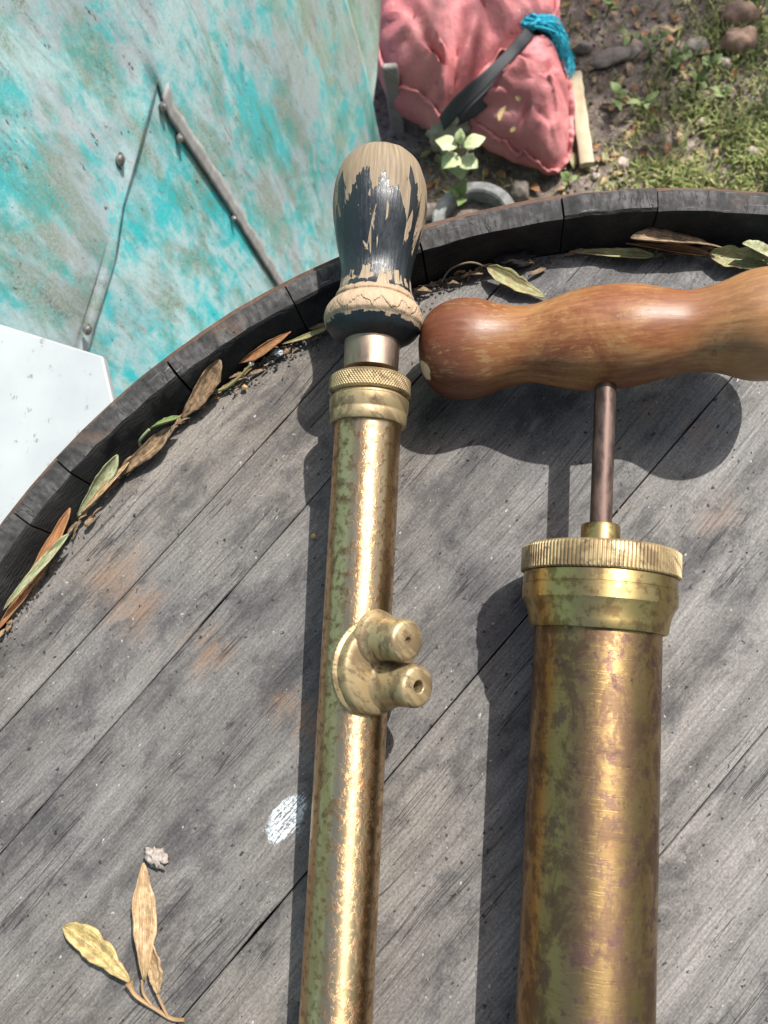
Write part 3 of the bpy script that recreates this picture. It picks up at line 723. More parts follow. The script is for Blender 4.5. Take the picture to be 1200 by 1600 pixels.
# sheet beyond the seam, ragged end
RE = [wuv(*p) for p in ((597, -60), (591, 0), (588, 60), (583, 120), (574, 160), (573, 205), (579, 235))]
mb = MB()
def fn(i, j):
    v = .02+(1.5-.02)*j; a = interp(seam_u, v)-.02; b = interp(RE, v)+.003*nz((v*50, 1, 1))
    u = a+(b-a)*i; return wp(u, v, sheet_off(u, v)-.011+.008*i*i), (u, v)
mb.grid(fn, 14, 80); mb.build('end_sheet', M_SH3, wall, smooth_ang=60, solid=.0016)
# bare strip along the right side of the notch
mb = MB()
def fn(i, j):
    v = apex[1]-.012-(apex[1]-.05)*j; uR = interp(UVR, v)
    u = uR-.0012+(.017+.005*nz((v*45, 4, 4)))*i+.0012*nz((v*70, 2, 2)); return wp(u, v, sheet_off(u, v)+.0011), (u, v)
mb.grid(fn, 3, 90); mb.build('bare_edge_strip', M_BARE, wall, solid=.0003)
# dark hollow behind: battens
M_BATT = rust_metal('dark_timber_batten', (.03, .025, .02), (.07, .055, .045), .9, 0)
for vv in (.35, .95, 1.4):
    mb = MB(); mb.box(wp(-.25, vv, -.045), 2.1, .05, .04, (WU, WV, WN)); mb.build('batten', M_BATT, wall)
def screw(px, py, r, lift):
    u, v = wuv(px, py, .008); p = wp(u, v, sheet_off(u, v)+lift)
    mb = MB(); lathe(mb, p, WN, [(-.004, .0022), (0, r), (.0006, r), (.0011, r*.72), (.0013, r*.62), (.0030, r*.56), (.0036, r*.38), (.0036, .0001)], 20, up=WV); mb.build('screw', M_SCREW, wall)
for a in ((192, 249, .0062, .0030), (120, 512, .0054, .0085), (262, 167, .0048, .0012), (288, 217, .0050, .0012), (372, 342, .0036, .0012)): screw(*a)
# timber post at the end of the wall
M_GREYW = None
def grey_wood(name, c1, c2, sc=1.0):
    M = Mat(name, .8, 0, .3); g = M.noise(M.map(M.uv, (160*sc, 12*sc, 1)), 1, 5, .65); b = M.noise(M.map(M.ob, (22, 22, 22)), 1, 4)
    return M.done(M.ramp(M.ma('ADD', M.ma('MULTIPLY', g, .6), M.ma('MULTIPLY', b, .4)), [(.35, c1), (.65, c2)]), M.bump(g, .5, .002))
M_POST = grey_wood('grey_timber', (.18, .165, .15), (.34, .32, .295))
pz = .15
pp = at(608, 118, pz)
mb = MB(); mb.box((pp.x, pp.y+.02, pz/2-.01), .026, .012, pz+.02); 
tag(mb.build('timber_post', M_POST, loc=(pp.x, pp.y+.02, 0), bevel=.004), 'short pale grey timber post at the end of the turquoise sheet wall', 'post')

# white cabinet standing between barrel and wall
M_WHITE = Mat('white_enamel', .35)
_s = M_WHITE.smoothstep(M_WHITE.noise(M_WHITE.map(M_WHITE.ob, (130, 70, 130)), 1, 6, .75), .60, .68)
_d = M_WHITE.noise(M_WHITE.map(M_WHITE.ob, (20, 20, 20)), 1, 5)
_c = M_WHITE.mix(_s, M_WHITE.ramp(_d, [(.3, (.29, .31, .325)), (.7, (.35, .375, .385))]), (.15, .14, .12))
M_WHITE = M_WHITE.done(_c, M_WHITE.bump(_d, .05, .002))
LZ = RIM_Z-.12
ca = at(160, 556, LZ); cb = at(175, 620, LZ); cw = at(0, 506, LZ)
e1 = (cw-ca).normalized(); e2 = (cb-ca).normalized()
dep = .135
cab = thing('white_cabinet', 'narrow white enamelled cabinet top between the barrel and the turquoise wall', 'cabinet', (ca.x-.08, ca.y-.2, 0))
ax1 = e1; ax2 = Vector((0, 0, 1)).cross(ax1); ax2 = ax2 if ax2.y < 0 else -ax2
def slab(mb, pts, z0, z1):
    n = len(pts); b = [mb.vert((p.x, p.y, z0), (p.x, p.y)) for p in pts]; t = [mb.vert((p.x, p.y, z1), (p.x, p.y)) for p in pts]
    mb.face(t); mb.face(b[::-1])
    for q in range(n): mb.face((b[q], b[(q+1) % n], t[(q+1) % n], t[q]))
poly = [ca, ca+e1*dep, ca+e1*dep+Vector((-.105, -.45, 0)), ca+Vector((-.105, -.45, 0)), ca+e2*.062+Vector((-.03, -.10, 0)), ca+e2*.062]
mb = MB(); slab(mb, poly, LZ-.007, LZ); mb.build('lid', M_WHITE, cab, bevel=.0012)
ins = [ca+e1*.02+Vector((-.018, -.03, 0)), ca+e1*(dep-.008)+Vector((-.004, -.03, 0)), ca+e1*(dep-.008)+Vector((-.105, -.44, 0)), ca+e1*.035+Vector((-.105, -.44, 0))]
mb = MB(); slab(mb, ins, 0, LZ-.007); mb.build('body', M_WHITE, cab, bevel=.003)

# ------------------------------------------------------------------ fallen winged seeds and leaves on the barrel
def leaf_mat(name, c1, c2, c3, edge=(.2, .13, .06)):
    M = Mat(name, .55, 0, .4)
    x = M.sep(M.uv)
    ve = M.noise(M.map(M.uv, (26, 2.2, 1)), 1, 4, .6, .2); b = M.noise(M.map(M.uv, (4, 5, 1)), 1, 5, .7); f = M.noise(M.map(M.uv, (60, 60, 1)), 1, 3)
    c = M.ramp(M.ma('ADD', M.ma('MULTIPLY', ve, .5), M.ma('MULTIPLY', b, .5)), [(.41, c1), (.5, c2), (.59, c3)])
    c = M.mix(M.ma('MULTIPLY', M.smoothstep(f, .58, .66), .6), c, edge)
    sd_ = M.smoothstep(M.noise(M.map(M.uv, (3.2, 3.0, 1), loc=(5, 5, 0)), 1, 5, .75), .48, .58)
    c = M.mix(M.ma('MULTIPLY', sd_, .7), c, edge)
    M.set('Subsurface Weight', 0.0)
    return M.done(c, M.bump(M.ma('ADD', ve, M.ma('MULTIPLY', f, .3)), .55, .0006))
L_TAN = leaf_mat('dry_tan_wing', (.22, .13, .06), (.38, .25, .13), (.50, .37, .22))
L_BRN = leaf_mat('dry_brown_wing', (.10, .06, .035), (.24, .155, .085), (.37, .26, .15), (.05, .033, .02))
L_GRN = leaf_mat('greenish_wing', (.16, .17, .06), (.27, .27, .12), (.36, .33, .17))
L_PAL = leaf_mat('pale_green_wing', (.20, .24, .12), (.30, .34, .19), (.44, .45, .30))
L_ORG = leaf_mat('orange_brown_leaf', (.18, .07, .028), (.32, .14, .055), (.42, .20, .09))
L_LEAF = leaf_mat('fresh_green_leaf', (.07, .14, .035), (.12, .22, .06), (.18, .29, .09))
L_YEL = leaf_mat('yellow_fallen_leaf', (.28, .19, .06), (.42, .32, .12), (.52, .42, .2))
SHAPES = {
 'samara': [(0, .10), (.06, .26), (.15, .46), (.3, .72), (.45, .92), (.6, 1.0), (.75, .96), (.88, .74), (.96, .42), (1, .12)],
 'spindle': [(0, .10), (.1, .38), (.25, .72), (.45, 1.0), (.65, .92), (.85, .55), (.95, .26), (1, .08)],
 'leaf': [(0, .06), (.1, .45), (.28, .9), (.45, 1.0), (.65, .85), (.85, .45), (1, .04)],
}
def leafobj(name, p0, p1, width, mat, shape='samara', up=Vector((0, 0, 1)), roll=0, arch=.0, curl=.6, seed_bump=0, wav=.0, label=None, cat='seed', group=None, parent=None, thick=.00025, nl=18, nw=10):
    p0 = Vector(p0); p1 = Vector(p1); L = (p1-p0).length; d = (p1-p0)/L
    n = (up-up.dot(d)*d).normalized(); s = d.cross(n)
    R = Matrix.Rotation(roll, 3, d); n = R @ n; s = R @ s
    sh = SHAPES[shape]; sd = random.random()*50; tw_ = rnd(-.7, .7)
    def wid(t):
        for (a, wa), (b, wb_) in zip(sh, sh[1:]):
            if t <= b: return wa+(wb_-wa)*(t-a)/(b-a)
        return sh[-1][1]
    mb = MB()
    def fn(i, j):
        x = (i-.5)*2; w = wid(j)*width/2*(1+.22*nz((j*7, x*.7+sd, 2))+.14*nz((j*24, x+sd, 7)))*(1+.35*x*math.sin(sd))
        z = arch*L*math.sin(PI*j)+curl*w*x*x+wav*L*nz((j*4, x*.8, sd))+seed_bump*math.exp(-((j-.22)/.12)**2)*(1-x*x)
        a_w = tw_*(j-.3); return p0+d*(L*j)+(s*math.cos(a_w)+n*math.sin(a_w))*(w*x)+s*(.05*L*math.sin(j*2.6+sd)*.5)+n*(z+.06*w*math.sin(x*9+sd)), (i+sd, j*2+sd)
    mb.grid(fn, nw, nl)
    o = mb.build(name, mat, parent, loc=p0, smooth_ang=180, solid=thick)
    if label: tag(o, label, cat, group)
    return o
hz_ = HEAD_Z+.0012
def hp_(px, py, dz=0): return at(px, py, hz_+dz)
G = 'winged seeds and leaves caught inside the barrel rim'
px_ = .000238    # metres per photo pixel on the head
def rl(name, a, b, w, mat, label, z0=.001, z1=.001, **k):
    return leafobj(name, hp_(*a, z0), hp_(*b, z1), w*px_*.74, mat, label=label, group=G, **k)
rl('winged_seed', (-12, 985), (112, 795), 30, L_ORG, 'long orange-brown winged seed wedged along the rim beside the cabinet', .002, .007, roll=.5, wav=.02)
rl('winged_seed', (8, 955), (104, 832), 20, L_PAL, 'thin pale green seed wing lying on the long orange-brown one', .007, .009, roll=.4, wav=.03)
rl('winged_seed', (118, 806), (186, 712), 36, L_PAL, 'broad pale green seed wing standing against the rim', .002, .010, roll=.75)
rl('winged_seed', (124, 800), (203, 724), 16, L_TAN, 'curled yellow-brown seed wing under the broad pale green one', .004, .005, roll=.2, arch=.05, curl=.8)
rl('winged_seed', (172, 745), (268, 668), 34, L_BRN, 'dark brown seed wing between pale green wing and fresh leaf', .003, .008, roll=.6, curl=.5)
rl('fallen_leaf', (282, 650), (232, 672), 30, L_LEAF, 'small fresh green folded leaf with a stalk on the barrel rim', .009, .010, shape='leaf', roll=.5, curl=.7, cat='leaf')
mb = MB(); mb.tube(spline([hp_(233, 671, .011), hp_(222, 683, .009), hp_(218, 693, .006), hp_(226, 708, .001)], 5), .0006, 6)
mb.build('stalk', L_PAL, [o_ for o_ in col.objects if o_.name == 'fallen_leaf'][0])
rl('winged_seed', (280, 652), (346, 563), 44, L_BRN, 'broad tan and brown seed wing leaning on the rim by the green leaf', .003, .012, roll=.55, seed_bump=.001)['label'] = 'broad tan and brown seed wing leaning on the rim above the green leaf'
rl('fallen_leaf', (372, 566), (456, 520), 24, L_ORG, 'rust-orange dry leaf in the dirt near the black handle', .004, .008, shape='leaf', roll=.6, curl=.6, cat='leaf')
rl('winged_seed', (440, 536), (516, 510), 12, L_GRN, 'thin yellow-green seed wing pointing at the black handle', .003, .004, roll=.2)
rl('winged_seed', (852, 464), (762, 417), 40, L_GRN, 'olive and brown seed wing on bare boards behind the wooden T handle', .001, .004, roll=-.1, seed_bump=.001)
rl('winged_seed', (890, 391), (1022, 402), 30, L_GRN, 'slender green seed wing lying flat along the far rim', .001, .003, shape='samara', roll=-.2)
rl('winged_seed', (1128, 388), (985, 372), 42, L_BRN, 'large tan seed wing with dark tip standing on edge at the far rim', .008, .010, roll=.75, seed_bump=.001)
rl('winged_seed', (978, 380), (1110, 400), 24, L_ORG, 'orange seed wing under the large tan one', .004, .003, roll=-.35, wav=.02)
rl('winged_seed', (1215, 412), (1108, 396), 52, L_GRN, 'wide yellow-green seed wing behind the right knob of the T handle', .002, .004, roll=-.1, seed_bump=.0012)
rl('winged_seed', (1225, 415), (1160, 380), 34, L_PAL, 'pale seed wing leaning on the wide yellow-green one', .006, .011, roll=.4)
# the stalked cluster in front
cl = thing('seed_cluster', 'stalked cluster of three tan winged seeds lying on the open boards', 'seed', hp_(240, 1585))
leafobj('wing', hp_(222, 1532, .007), hp_(228, 1348, .003), 38*px_, L_TAN, 'spindle', roll=.1, arch=.02, curl=.3, seed_bump=.0015, parent=cl)
leafobj('wing', hp_(245, 1554, .005), hp_(231, 1470, .005), 32*px_, L_TAN, 'samara', roll=-.1, curl=.25, parent=cl)
leafobj('wing', hp_(200, 1537, .005), hp_(100, 1446, .003), 42*px_, L_YEL, 'samara', roll=.05, curl=.25, seed_bump=.0012, parent=cl)
mb = MB()
mb.tube(spline([hp_(201, 1536, .005), hp_(212, 1556, .004), hp_(245, 1578, .002), hp_(268, 1592, .001), hp_(288, 1594, .001)], 6), lambda t: .0007+.0008*math.exp(-((t)/.1)**2), 6)
mb.tube(spline([hp_(222, 1532, .006), hp_(224, 1552, .004), hp_(236, 1570, .003)], 5), .0005, 6)
mb.tube(spline([hp_(246, 1554, .005), hp_(254, 1572, .003), hp_(262, 1588, .0015)], 5), .0005, 6)
mb.build('stalk', L_TAN, cl)
# lint tuft by the cluster
M_LINT = Mat('grey_lint', .9); M_LINT = M_LINT.done(M_LINT.ramp(M_LINT.noise(M_LINT.ob, 900, 3), [(.3, (.18, .15, .13)), (.7, (.36, .32, .29))]))
def lump(name, c, rx, ry, rz, mat, seed, amp=.3, n=14, parent=None, freq=1.6, rot=0, solid_low=0):
    mb = MB(); c = Vector(c); cr, sr = math.cos(rot), math.sin(rot)
    def fn(i, j):
        th = i*2*PI; ph = (j-.5)*PI
        d = Vector((math.cos(ph)*math.cos(th), math.cos(ph)*math.sin(th), math.sin(ph)))
        k = 1+amp*mnoise.noise(d*freq+Vector((seed, seed*1.7, 0)))+amp*.4*mnoise.noise(d*freq*3+Vector((seed, 0, 4)))
        q = Vector((d.x*rx*k, d.y*ry*k, d.z*rz*k)); return c+Vector((q.x*cr-q.y*sr, q.x*sr+q.y*cr, q.z)), (i, j)
    mb.grid(fn, n*2, n); return mb.build(name, mat, parent, loc=(c.x, c.y, c.z-rz), smooth_ang=180)
tag(lump('lint_tuft', hp_(243, 1340, .0014), .0042, .003, .0018, M_LINT, 3, .7, freq=2.6, rot=-.6), 'tiny grey tuft of lint at the tip of the seed cluster', 'lint')
# dirt crumbs caught inside the rim and loose specks on the boards (uncountable)
M_CRUMB = Mat('dirt_crumbs', .95); M_CRUMB = M_CRUMB.done(M_CRUMB.ramp(M_CRUMB.noise(M_CRUMB.ob, 300, 3), [(.35, (.03, .027, .024)), (.52, (.11, .092, .08)), (.66, (.24, .205, .175))]))
def crumb(mb, c, r):
    b = len(mb.v); ps = []
    for dx, dy, dz in ((1, 0, 0), (-1, 0, 0), (0, 1, 0), (0, -1, 0), (0, 0, 1), (0, 0, -.5)):
        k = r*rnd(.6, 1.3); mb.vert(c+Vector((dx*k+rnd(-.2, .2)*r, dy*k+rnd(-.2, .2)*r, dz*k)))
    for q in ((0, 2, 4), (2, 1, 4), (1, 3, 4), (3, 0, 4), (2, 0, 5), (1, 2, 5), (3, 1, 5), (0, 3, 5)): mb.face([b+i for i in q])
mb = MB()
for k in range(1500):
    w = math.radians(rnd(80, 158)); dens = .35+.65*max(0, nz((w*9, 2, 3)))*2.0
    if random.random() > dens: continue
    inn = abs(random.gauss(0, .0035)); r = .2842-inn
    sz = rnd(.0002, .0008)*(1.2 if inn < .003 else .8)
    mb.v and None
    crumb(mb, Vector((r*math.cos(w), r*math.sin(w), HEAD_Z+.0003+rnd(0, .0016)*math.exp(-inn/.003))), sz)
for (px, py, sp, n) in ((700, 430, 24, 130), (735, 412, 26, 90), (405, 560, 20, 90), (440, 545, 14, 60), (375, 590, 10, 30), (620, 480, 22, 60)):
    for k in range(n):
        p = hp_(px+random.gauss(0, sp), py+random.gauss(0, sp*.4))
        if math.hypot(p.x, p.y) < .284: crumb(mb, p+Vector((0, 0, rnd(0, .001))), rnd(.0003, .0010))
for k in range(420):
    w = rnd(0, 2*PI); r = .28*math.sqrt(random.random()); crumb(mb, Vector((r*math.cos(w), r*math.sin(w), HEAD_Z+.0006)), rnd(.00015, .00055)*(1 if random.random() < .9 else 1.8))
tag(mb.build('dirt_crumbs', M_CRUMB, smooth_ang=0), 'dark dirt crumbs gathered inside the rim and scattered on the boards', 'dirt', kind='stuff')
mb = MB()
for k in range(110):
    w = math.radians(rnd(116, 160) if k < 80 else rnd(82, 112)); r = .2838-abs(random.gauss(0, .0022)); c0 = Vector((r*math.cos(w), r*math.sin(w), HEAD_Z+rnd(.0008, .004)))
    t = Vector((-math.sin(w), math.cos(w), 0))*math.cos(rnd(-.8, .8))+Vector((math.cos(w), math.sin(w), 0))*rnd(-.4, .4)+Vector((0, 0, rnd(-.25, .25))); t.normalize()
    sd_v = t.cross(Vector((rnd(-.5, .5), rnd(-.5, .5), 1))).normalized(); L_ = rnd(.002, .011); W_ = rnd(.0003, .0013); cv = rnd(0, 9)
    ids = []
    for q in range(5):
        f = q/4; ww = W_*math.sin(PI*(.12+.8*f))*rnd(.7, 1.2); ctr = c0+t*(L_*(f-.5))+Vector((0, 0, .0012*math.sin(f*PI)*rnd(.3, 1.5)))
        ids.append((mb.vert(ctr-sd_v*ww, (cv, f+cv)), mb.vert(ctr+Vector((0, 0, -ww*.5)), (cv+.5, f+cv)), mb.vert(ctr+sd_v*ww, (cv+1, f+cv))))
    for a, b in zip(ids, ids[1:]): mb.face((a[0], a[1], b[1], b[0])); mb.face((a[1], a[2], b[2], b[1]))
tag(mb.build('leaf_fragments', L_BRN, smooth_ang=180, solid=.00015), 'broken brown bits of dry leaf packed inside the barrel rim', 'litter', kind='stuff')
tag(lump('bark_lump', hp_(800, 409, .002), .0085, .0035, .0032, M_CHAR, 8, .6, freq=2.4, rot=.15), 'charred black bark lump against the far rim beside the black handle', 'bark')
mb = MB(); mb.tube(spline([hp_(690, 440, .001), hp_(705, 420, .006), hp_(735, 410, .008), hp_(762, 418, .003)], 6), .0004, 6)
M_TWIG = leaf_mat('grey_twig', (.10, .08, .06), (.2, .17, .13), (.3, .26, .2))
tag(mb.build('dry_twig', M_TWIG, loc=hp_(725, 425)), 'thin arched grey twig in the dirt by the black handle', 'twig')
mb = MB(); mb.tube(spline([hp_(330, 613, .001), hp_(352, 606, .002), hp_(375, 588, .004), hp_(392, 570, .007)], 6), .0007, 6)
tag(mb.build('dry_twig', L_GRN, loc=hp_(352, 606)), 'curved olive stalk beside the broad tan and brown seed wing', 'twig')
M_PEB = Mat('ochre_grit', .6); M_PEB = M_PEB.done(M_PEB.ramp(M_PEB.noise(M_PEB.ob, 500, 3), [(.3, (.3, .17, .05)), (.7, (.5, .32, .12))]))
tag(lump('ochre_pebble', hp_(382, 605, .0008), .0012, .001, .0009, M_PEB, 2), 'tiny ochre pebble on the boards near the olive stalk', 'pebble')
tag(lump('ochre_pebble', hp_(490, 838, .0008), .0010, .0012, .0008, M_PEB, 4), 'tiny ochre pebble in the shadow of the slim syringe', 'pebble')
M_FLAKE = Mat('white_flake', .6); M_FLAKE = M_FLAKE.done(M_FLAKE.ramp(M_FLAKE.noise(M_FLAKE.ob, 400, 2), [(.4, (.16, .16, .17)), (.6, (.6, .62, .64))]))
tag(lump('paint_flake', hp_(434, 551, .0022), .0022, .0016, .0012, M_FLAKE, 6, .6), 'chip of white paint lying in the rim dirt', 'flake')
tag(lump('paint_flake', hp_(392, 562, .003), .0014, .0030, .001, M_FLAKE, 9, .6), 'grey flake standing by the rust-orange leaf', 'flake')

# ------------------------------------------------------------------ red vinyl sack
def vinyl():
    M = Mat('red_vinyl', .42, 0, .45)
    a = M.noise(M.map(M.ob, (9, 9, 9)), 1, 5, .6); b = M.noise(M.map(M.ob, (55, 55, 55)), 1, 5, .7); f = M.noise(M.map(M.ob, (700, 700, 700)), 1, 2)
    c = M.ramp(a, [(.3, (.42, .12, .125)), (.6, (.54, .19, .195)), (.8, (.60, .29, .29))])
    c = M.mix(M.ma('MULTIPLY', M.smoothstep(b, .55, .7), .35), c, (.50, .26, .25))
    c = M.mix(M.ma('MULTIPLY', M.smoothstep(M.noise(M.map(M.ob, (24, 24, 24), loc=(4, 4, 4)), 1, 7, .75), .54, .66), .5), c, (.36, .16, .15))
    c = M.mix(M.ma('MULTIPLY', M.smoothstep(M.noise(M.map(M.ob, (140, 140, 140)), 1, 4), .63, .69), .7), c, (.40, .33, .28))
    return M.done(c, M.bump(M.ma('ADD', M.ma('MULTIPLY', b, .8), M.ma('MULTIPLY', f, .25)), .6, .006), M.ramp(b, [(.3, .42), (.7, .62)]))
M_VINYL = vinyl()
M_STRAP = Mat('black_webbing', .7); M_STRAP = M_STRAP.done((.022, .023, .026), M_STRAP.bump(M_STRAP.noise(M_STRAP.map(M_STRAP.uv, (900, 900, 1)), 1, 2), .4, .001))
M_TWINE = Mat('blue_twine', .6); M_TWINE = M_TWINE.done(M_TWINE.ramp(M_TWINE.noise(M_TWINE.ob, 120, 3), [(.3, (.012, .28, .42)), (.7, (.04, .50, .62))]))
M_LINING = Mat('beige_lining', .85); M_LINING = M_LINING.done(M_LINING.ramp(M_LINING.noise(M_LINING.ob, 60, 5), [(.3, (.17, .15, .11)), (.7, (.42, .38, .30))]), M_LINING.bump(M_LINING.noise(M_LINING.ob, 40, 5), .6, .01))
bc = at(745, 150, 0)
sack = thing('red_sack', 'stuffed red vinyl sack tied with a black strap and frayed blue twine on the soil', 'sack', (bc.x, bc.y, 0))
pinch = at(712, 175, .09)
def resample(P, n):
    P = P+[P[0]]; L = [0]
    for a, b in zip(P, P[1:]): L.append(L[-1]+(b-a).length)
    out = []
    for k in range(n):
        t = L[-1]*k/n; i = max(j for j in range(len(L)-1) if L[j] <= t)
        out.append(P[i].lerp(P[i+1], (t-L[i])/(L[i+1]-L[i])))
    return out
def pillow(name, outl, zs, bulge, inset, seedk, fold):
    P = [at(q_[0], q_[1], q_[2] if len(q_) > 2 else zs) for q_ in outl]
    P = resample(spline([tuple(p) for p in P+[P[0]]], 6)[:-1], 120)
    for _ in range(2): P = [(P[i-1]+P[i]*2+P[(i+1) % len(P)])/4 for i in range(len(P))]
    cen = sum(P, Vector())/len(P); n = len(P); R = 22
    mb = MB(); ids = []
    def surf(i, t):
        p = cen.lerp(P[i], t); q = p-pinch; r = math.hypot(q.x, q.y); an = math.atan2(q.y, q.x)
        z = bulge*(1-t**2.6)**.72
        cre = fold*math.exp(-r/.10)*math.sin(an*11+4*nz((an*2, 1, seedk)))*smooth(0, .35, t+.2)*(1-.3*t)
        wr = .012*(1-abs(2*t-1.1))*nz((p.x*16, p.y*16, seedk))+.008*t*nz((an*6, r*9, seedk+3))+.004*nz((p.x*12, p.y*34, seedk+7))*t+.003*nz((p.x*42, p.y*42, seedk+1))*t-.011*smooth(.10, 0, abs(nz((p.x*7+2*nz((p.x*5, p.y*5, 2)), p.y*7-p.x*5, seedk+5))))*smooth(.1, .5, t)
        rg = lambda k, f: 1-min(1, abs(mnoise.noise(Vector((p.x*f+1.5*nz((p.x*9, p.y*9, k)), p.y*f*1.3+p.x*f*.5, k))))*3.2)
        wr += (.0075*rg(seedk+11, 9)**3-.006*rg(seedk+13, 14)**2+.003*rg(seedk+17, 30)**2)*smooth(0, .4, t)*smooth(1.05, .85, t)
        edge = .004*smooth(.7, 1, t)*nz((i*.35, 1, seedk))
        return Vector((p.x, p.y, p.z+z*(1+.15*nz((p.x*8, p.y*8, seedk)))+cre*smooth(1.02, .8, t)*1.0+wr+edge))
    top = mb.vert(surf(0, 0.0))
    for r in range(1, R+1):
        t = (r/R)**.8; ids.append([mb.vert(surf(i, t)) for i in range(n)])
    for i in range(n): mb.face((top, ids[0][i], ids[0][(i+1) % n]))
    for r in range(R-1):
        for i in range(n): mb.face((ids[r][i], ids[r+1][i], ids[r+1][(i+1) % n], ids[r][(i+1) % n]))
    rim = [mb.v[k].copy() for k in ids[-1]]
    S = 10; prev = ids[-1]
    for s_ in range(1, S+1):
        f = s_/S; ring = []
        for i in range(n):
            p = rim[i]; o_ = (p-cen); o_.z = 0; o_ = o_.normalized()
            bl = (.020*math.sin(PI*f)-inset*f*f)*min(1, p.z/.08)+.005*nz((i*.22, f*3, seedk+9))*math.sin(PI*f)
            ring.append(mb.vert((p.x+o_.x*bl, p.y+o_.y*bl, p.z*(1-f)+.001*f)))
        for i in range(n): mb.face((prev[i], ring[i], ring[(i+1) % n], prev[(i+1) % n]))
        prev = ring
    mb.face(prev[::-1])
    body = mb.build(name, M_VINYL, sack, smooth_ang=80)
    # raised wavy seam flange
    fb = MB(); fn_ = 240; K = []
    for k in range(fn_):
        x = k/fn_*n; i = int(x); p = rim[i].lerp(rim[(i+1) % n], x-i); o_ = (p-cen); o_.z = 0; o_ = o_.normalized()
        w = .009+.004*nz((k*.13, 2, seedk)); wv = .009*nz((k*.21, 5, seedk))
        a = fb.vert(p-o_*.002); b = fb.vert(p+o_*w*.6+Vector((0, 0, .003+wv))); c2 = fb.vert(p+o_*w+Vector((0, 0, .002+wv*1.6))); K.append((a, b, c2))
    for k in range(fn_):
        a = K[k]; b = K[(k+1) % fn_]; fb.face((a[0], a[1], b[1], b[0])); fb.face((a[1], a[2], b[2], b[1]))
    f_ = fb.build('seam_flange', M_VINYL, sack, smooth_ang=180, solid=.0018)
    return body
pillow('sack_body', [(584, 20), (580, -70), (640, -150), (770, -160), (845, -80), (866, 20), (826, 38), (770, 90), (715, 152), (692, 182), (664, 146), (616, 122), (594, 75)], .115, .070, .030, 3, .030)
pillow('sack_end', [(738, 186, .085), (772, 140, .10), (812, 84, .10), (836, 66, .095), (868, 80, .085), (886, 130, .065), (889, 200, .04), (884, 248, .022), (864, 268, .018), (836, 250, .038), (798, 224, .058), (758, 200, .075)], .085, .062, .040, 8, .030)
# strap through the crease
mb = MB(); sp_ = spline([at(690, 190, .115), at(716, 160, .142), at(760, 118, .160), at(800, 78, .158), at(832, 42, .132), at(842, 28, .09)], 8)
def fn(i, j):
    k = j*(len(sp_)-1); a = int(min(k, len(sp_)-2)); p = sp_[a].lerp(sp_[a+1], k-a); t = (sp_[a+1]-sp_[a]).normalized(); s_ = t.cross(Vector((0, 0, 1))).normalized()
    return p+s_*((i-.5)*.021*(1-.25*j))+Vector((0, 0, -.010*i+.003*math.sin(j*9+i*3))), (i*.03, j*.2)
mb.grid(fn, 6, 40); mb.build('strap', M_STRAP, sack, solid=.002)
mb = MB(); sp2 = spline([at(700, 182, .10), at(728, 168, .118), at(752, 152, .12), at(790, 112, .118)], 8)
def fn(i, j):
    k = j*(len(sp2)-1); a = int(min(k, len(sp2)-2)); p = sp2[a].lerp(sp2[a+1], k-a); t = (sp2[a+1]-sp2[a]).normalized(); s_ = t.cross(Vector((0, 0, 1))).normalized()
    return p+s_*((i-.5)*.034*(1-.5*j))+Vector((0, 0, -.014*i)), (i*.03, j*.2)
mb.grid(fn, 5, 24); mb.build('strap_fold', M_STRAP, sack, solid=.002)
lump('lining', at(704, 208, .060), .034, .022, .052, M_LINING, 5, .35, parent=sack, n=20, freq=2.5)
lump('lining', at(668, 170, .04), .022, .028, .032, M_LINING, 2, .35, parent=sack, n=20, freq=2.5)
# frayed twine: knot and tassel of strands
mb = MB()
for k in range(150):
    a = at(826+rnd(-9, 9), 34+rnd(-8, 8), .135+rnd(-.006, .008)); j = rnd(0, 1)
    b = at(856+rnd(-12, 12), 36+rnd(-12, 14), .12+rnd(-.012, .02)); c2 = at(874+rnd(-14, 14), 66+rnd(-12, 12), .09+rnd(-.02, .02)); d2 = at(886+rnd(-16, 14), 100+rnd(-14, 22), .055+rnd(-.02, .02))
    pts = [a, b, c2, d2][:(4 if j > .25 else 3)]
    mb.tube(spline(pts, 5), lambda t: .0010*(1-.5*t), 5)
for k in range(26):
    w = rnd(0, 2*PI); c0 = at(828, 36, .138)
    mb.tube([c0+Vector((.013*math.cos(w+q*.5)*rnd(.8, 1.1), .010*math.sin(w+q*.5)*rnd(.8, 1.1), .008*math.sin(q*1.1+w))) for q in range(7)], .0016, 6)
mb.build('blue_twine', M_TWINE, sack)
# hole and crumbs on the sack stay material marks; a few leaves lie on it
for (px, py, qx, qy, z) in ((780, 190, 790, 165, .128), (797, 206, 805, 198, .118), (812, 158, 806, 150, .132)):
    leafobj('fallen_leaf', at(px, py, z+.010), at(qx, qy, z+.012), .009, L_YEL, 'leaf', cat='leaf', label='small yellow leaf lying on the rounded end of the red sack', group='leaves on the sack')

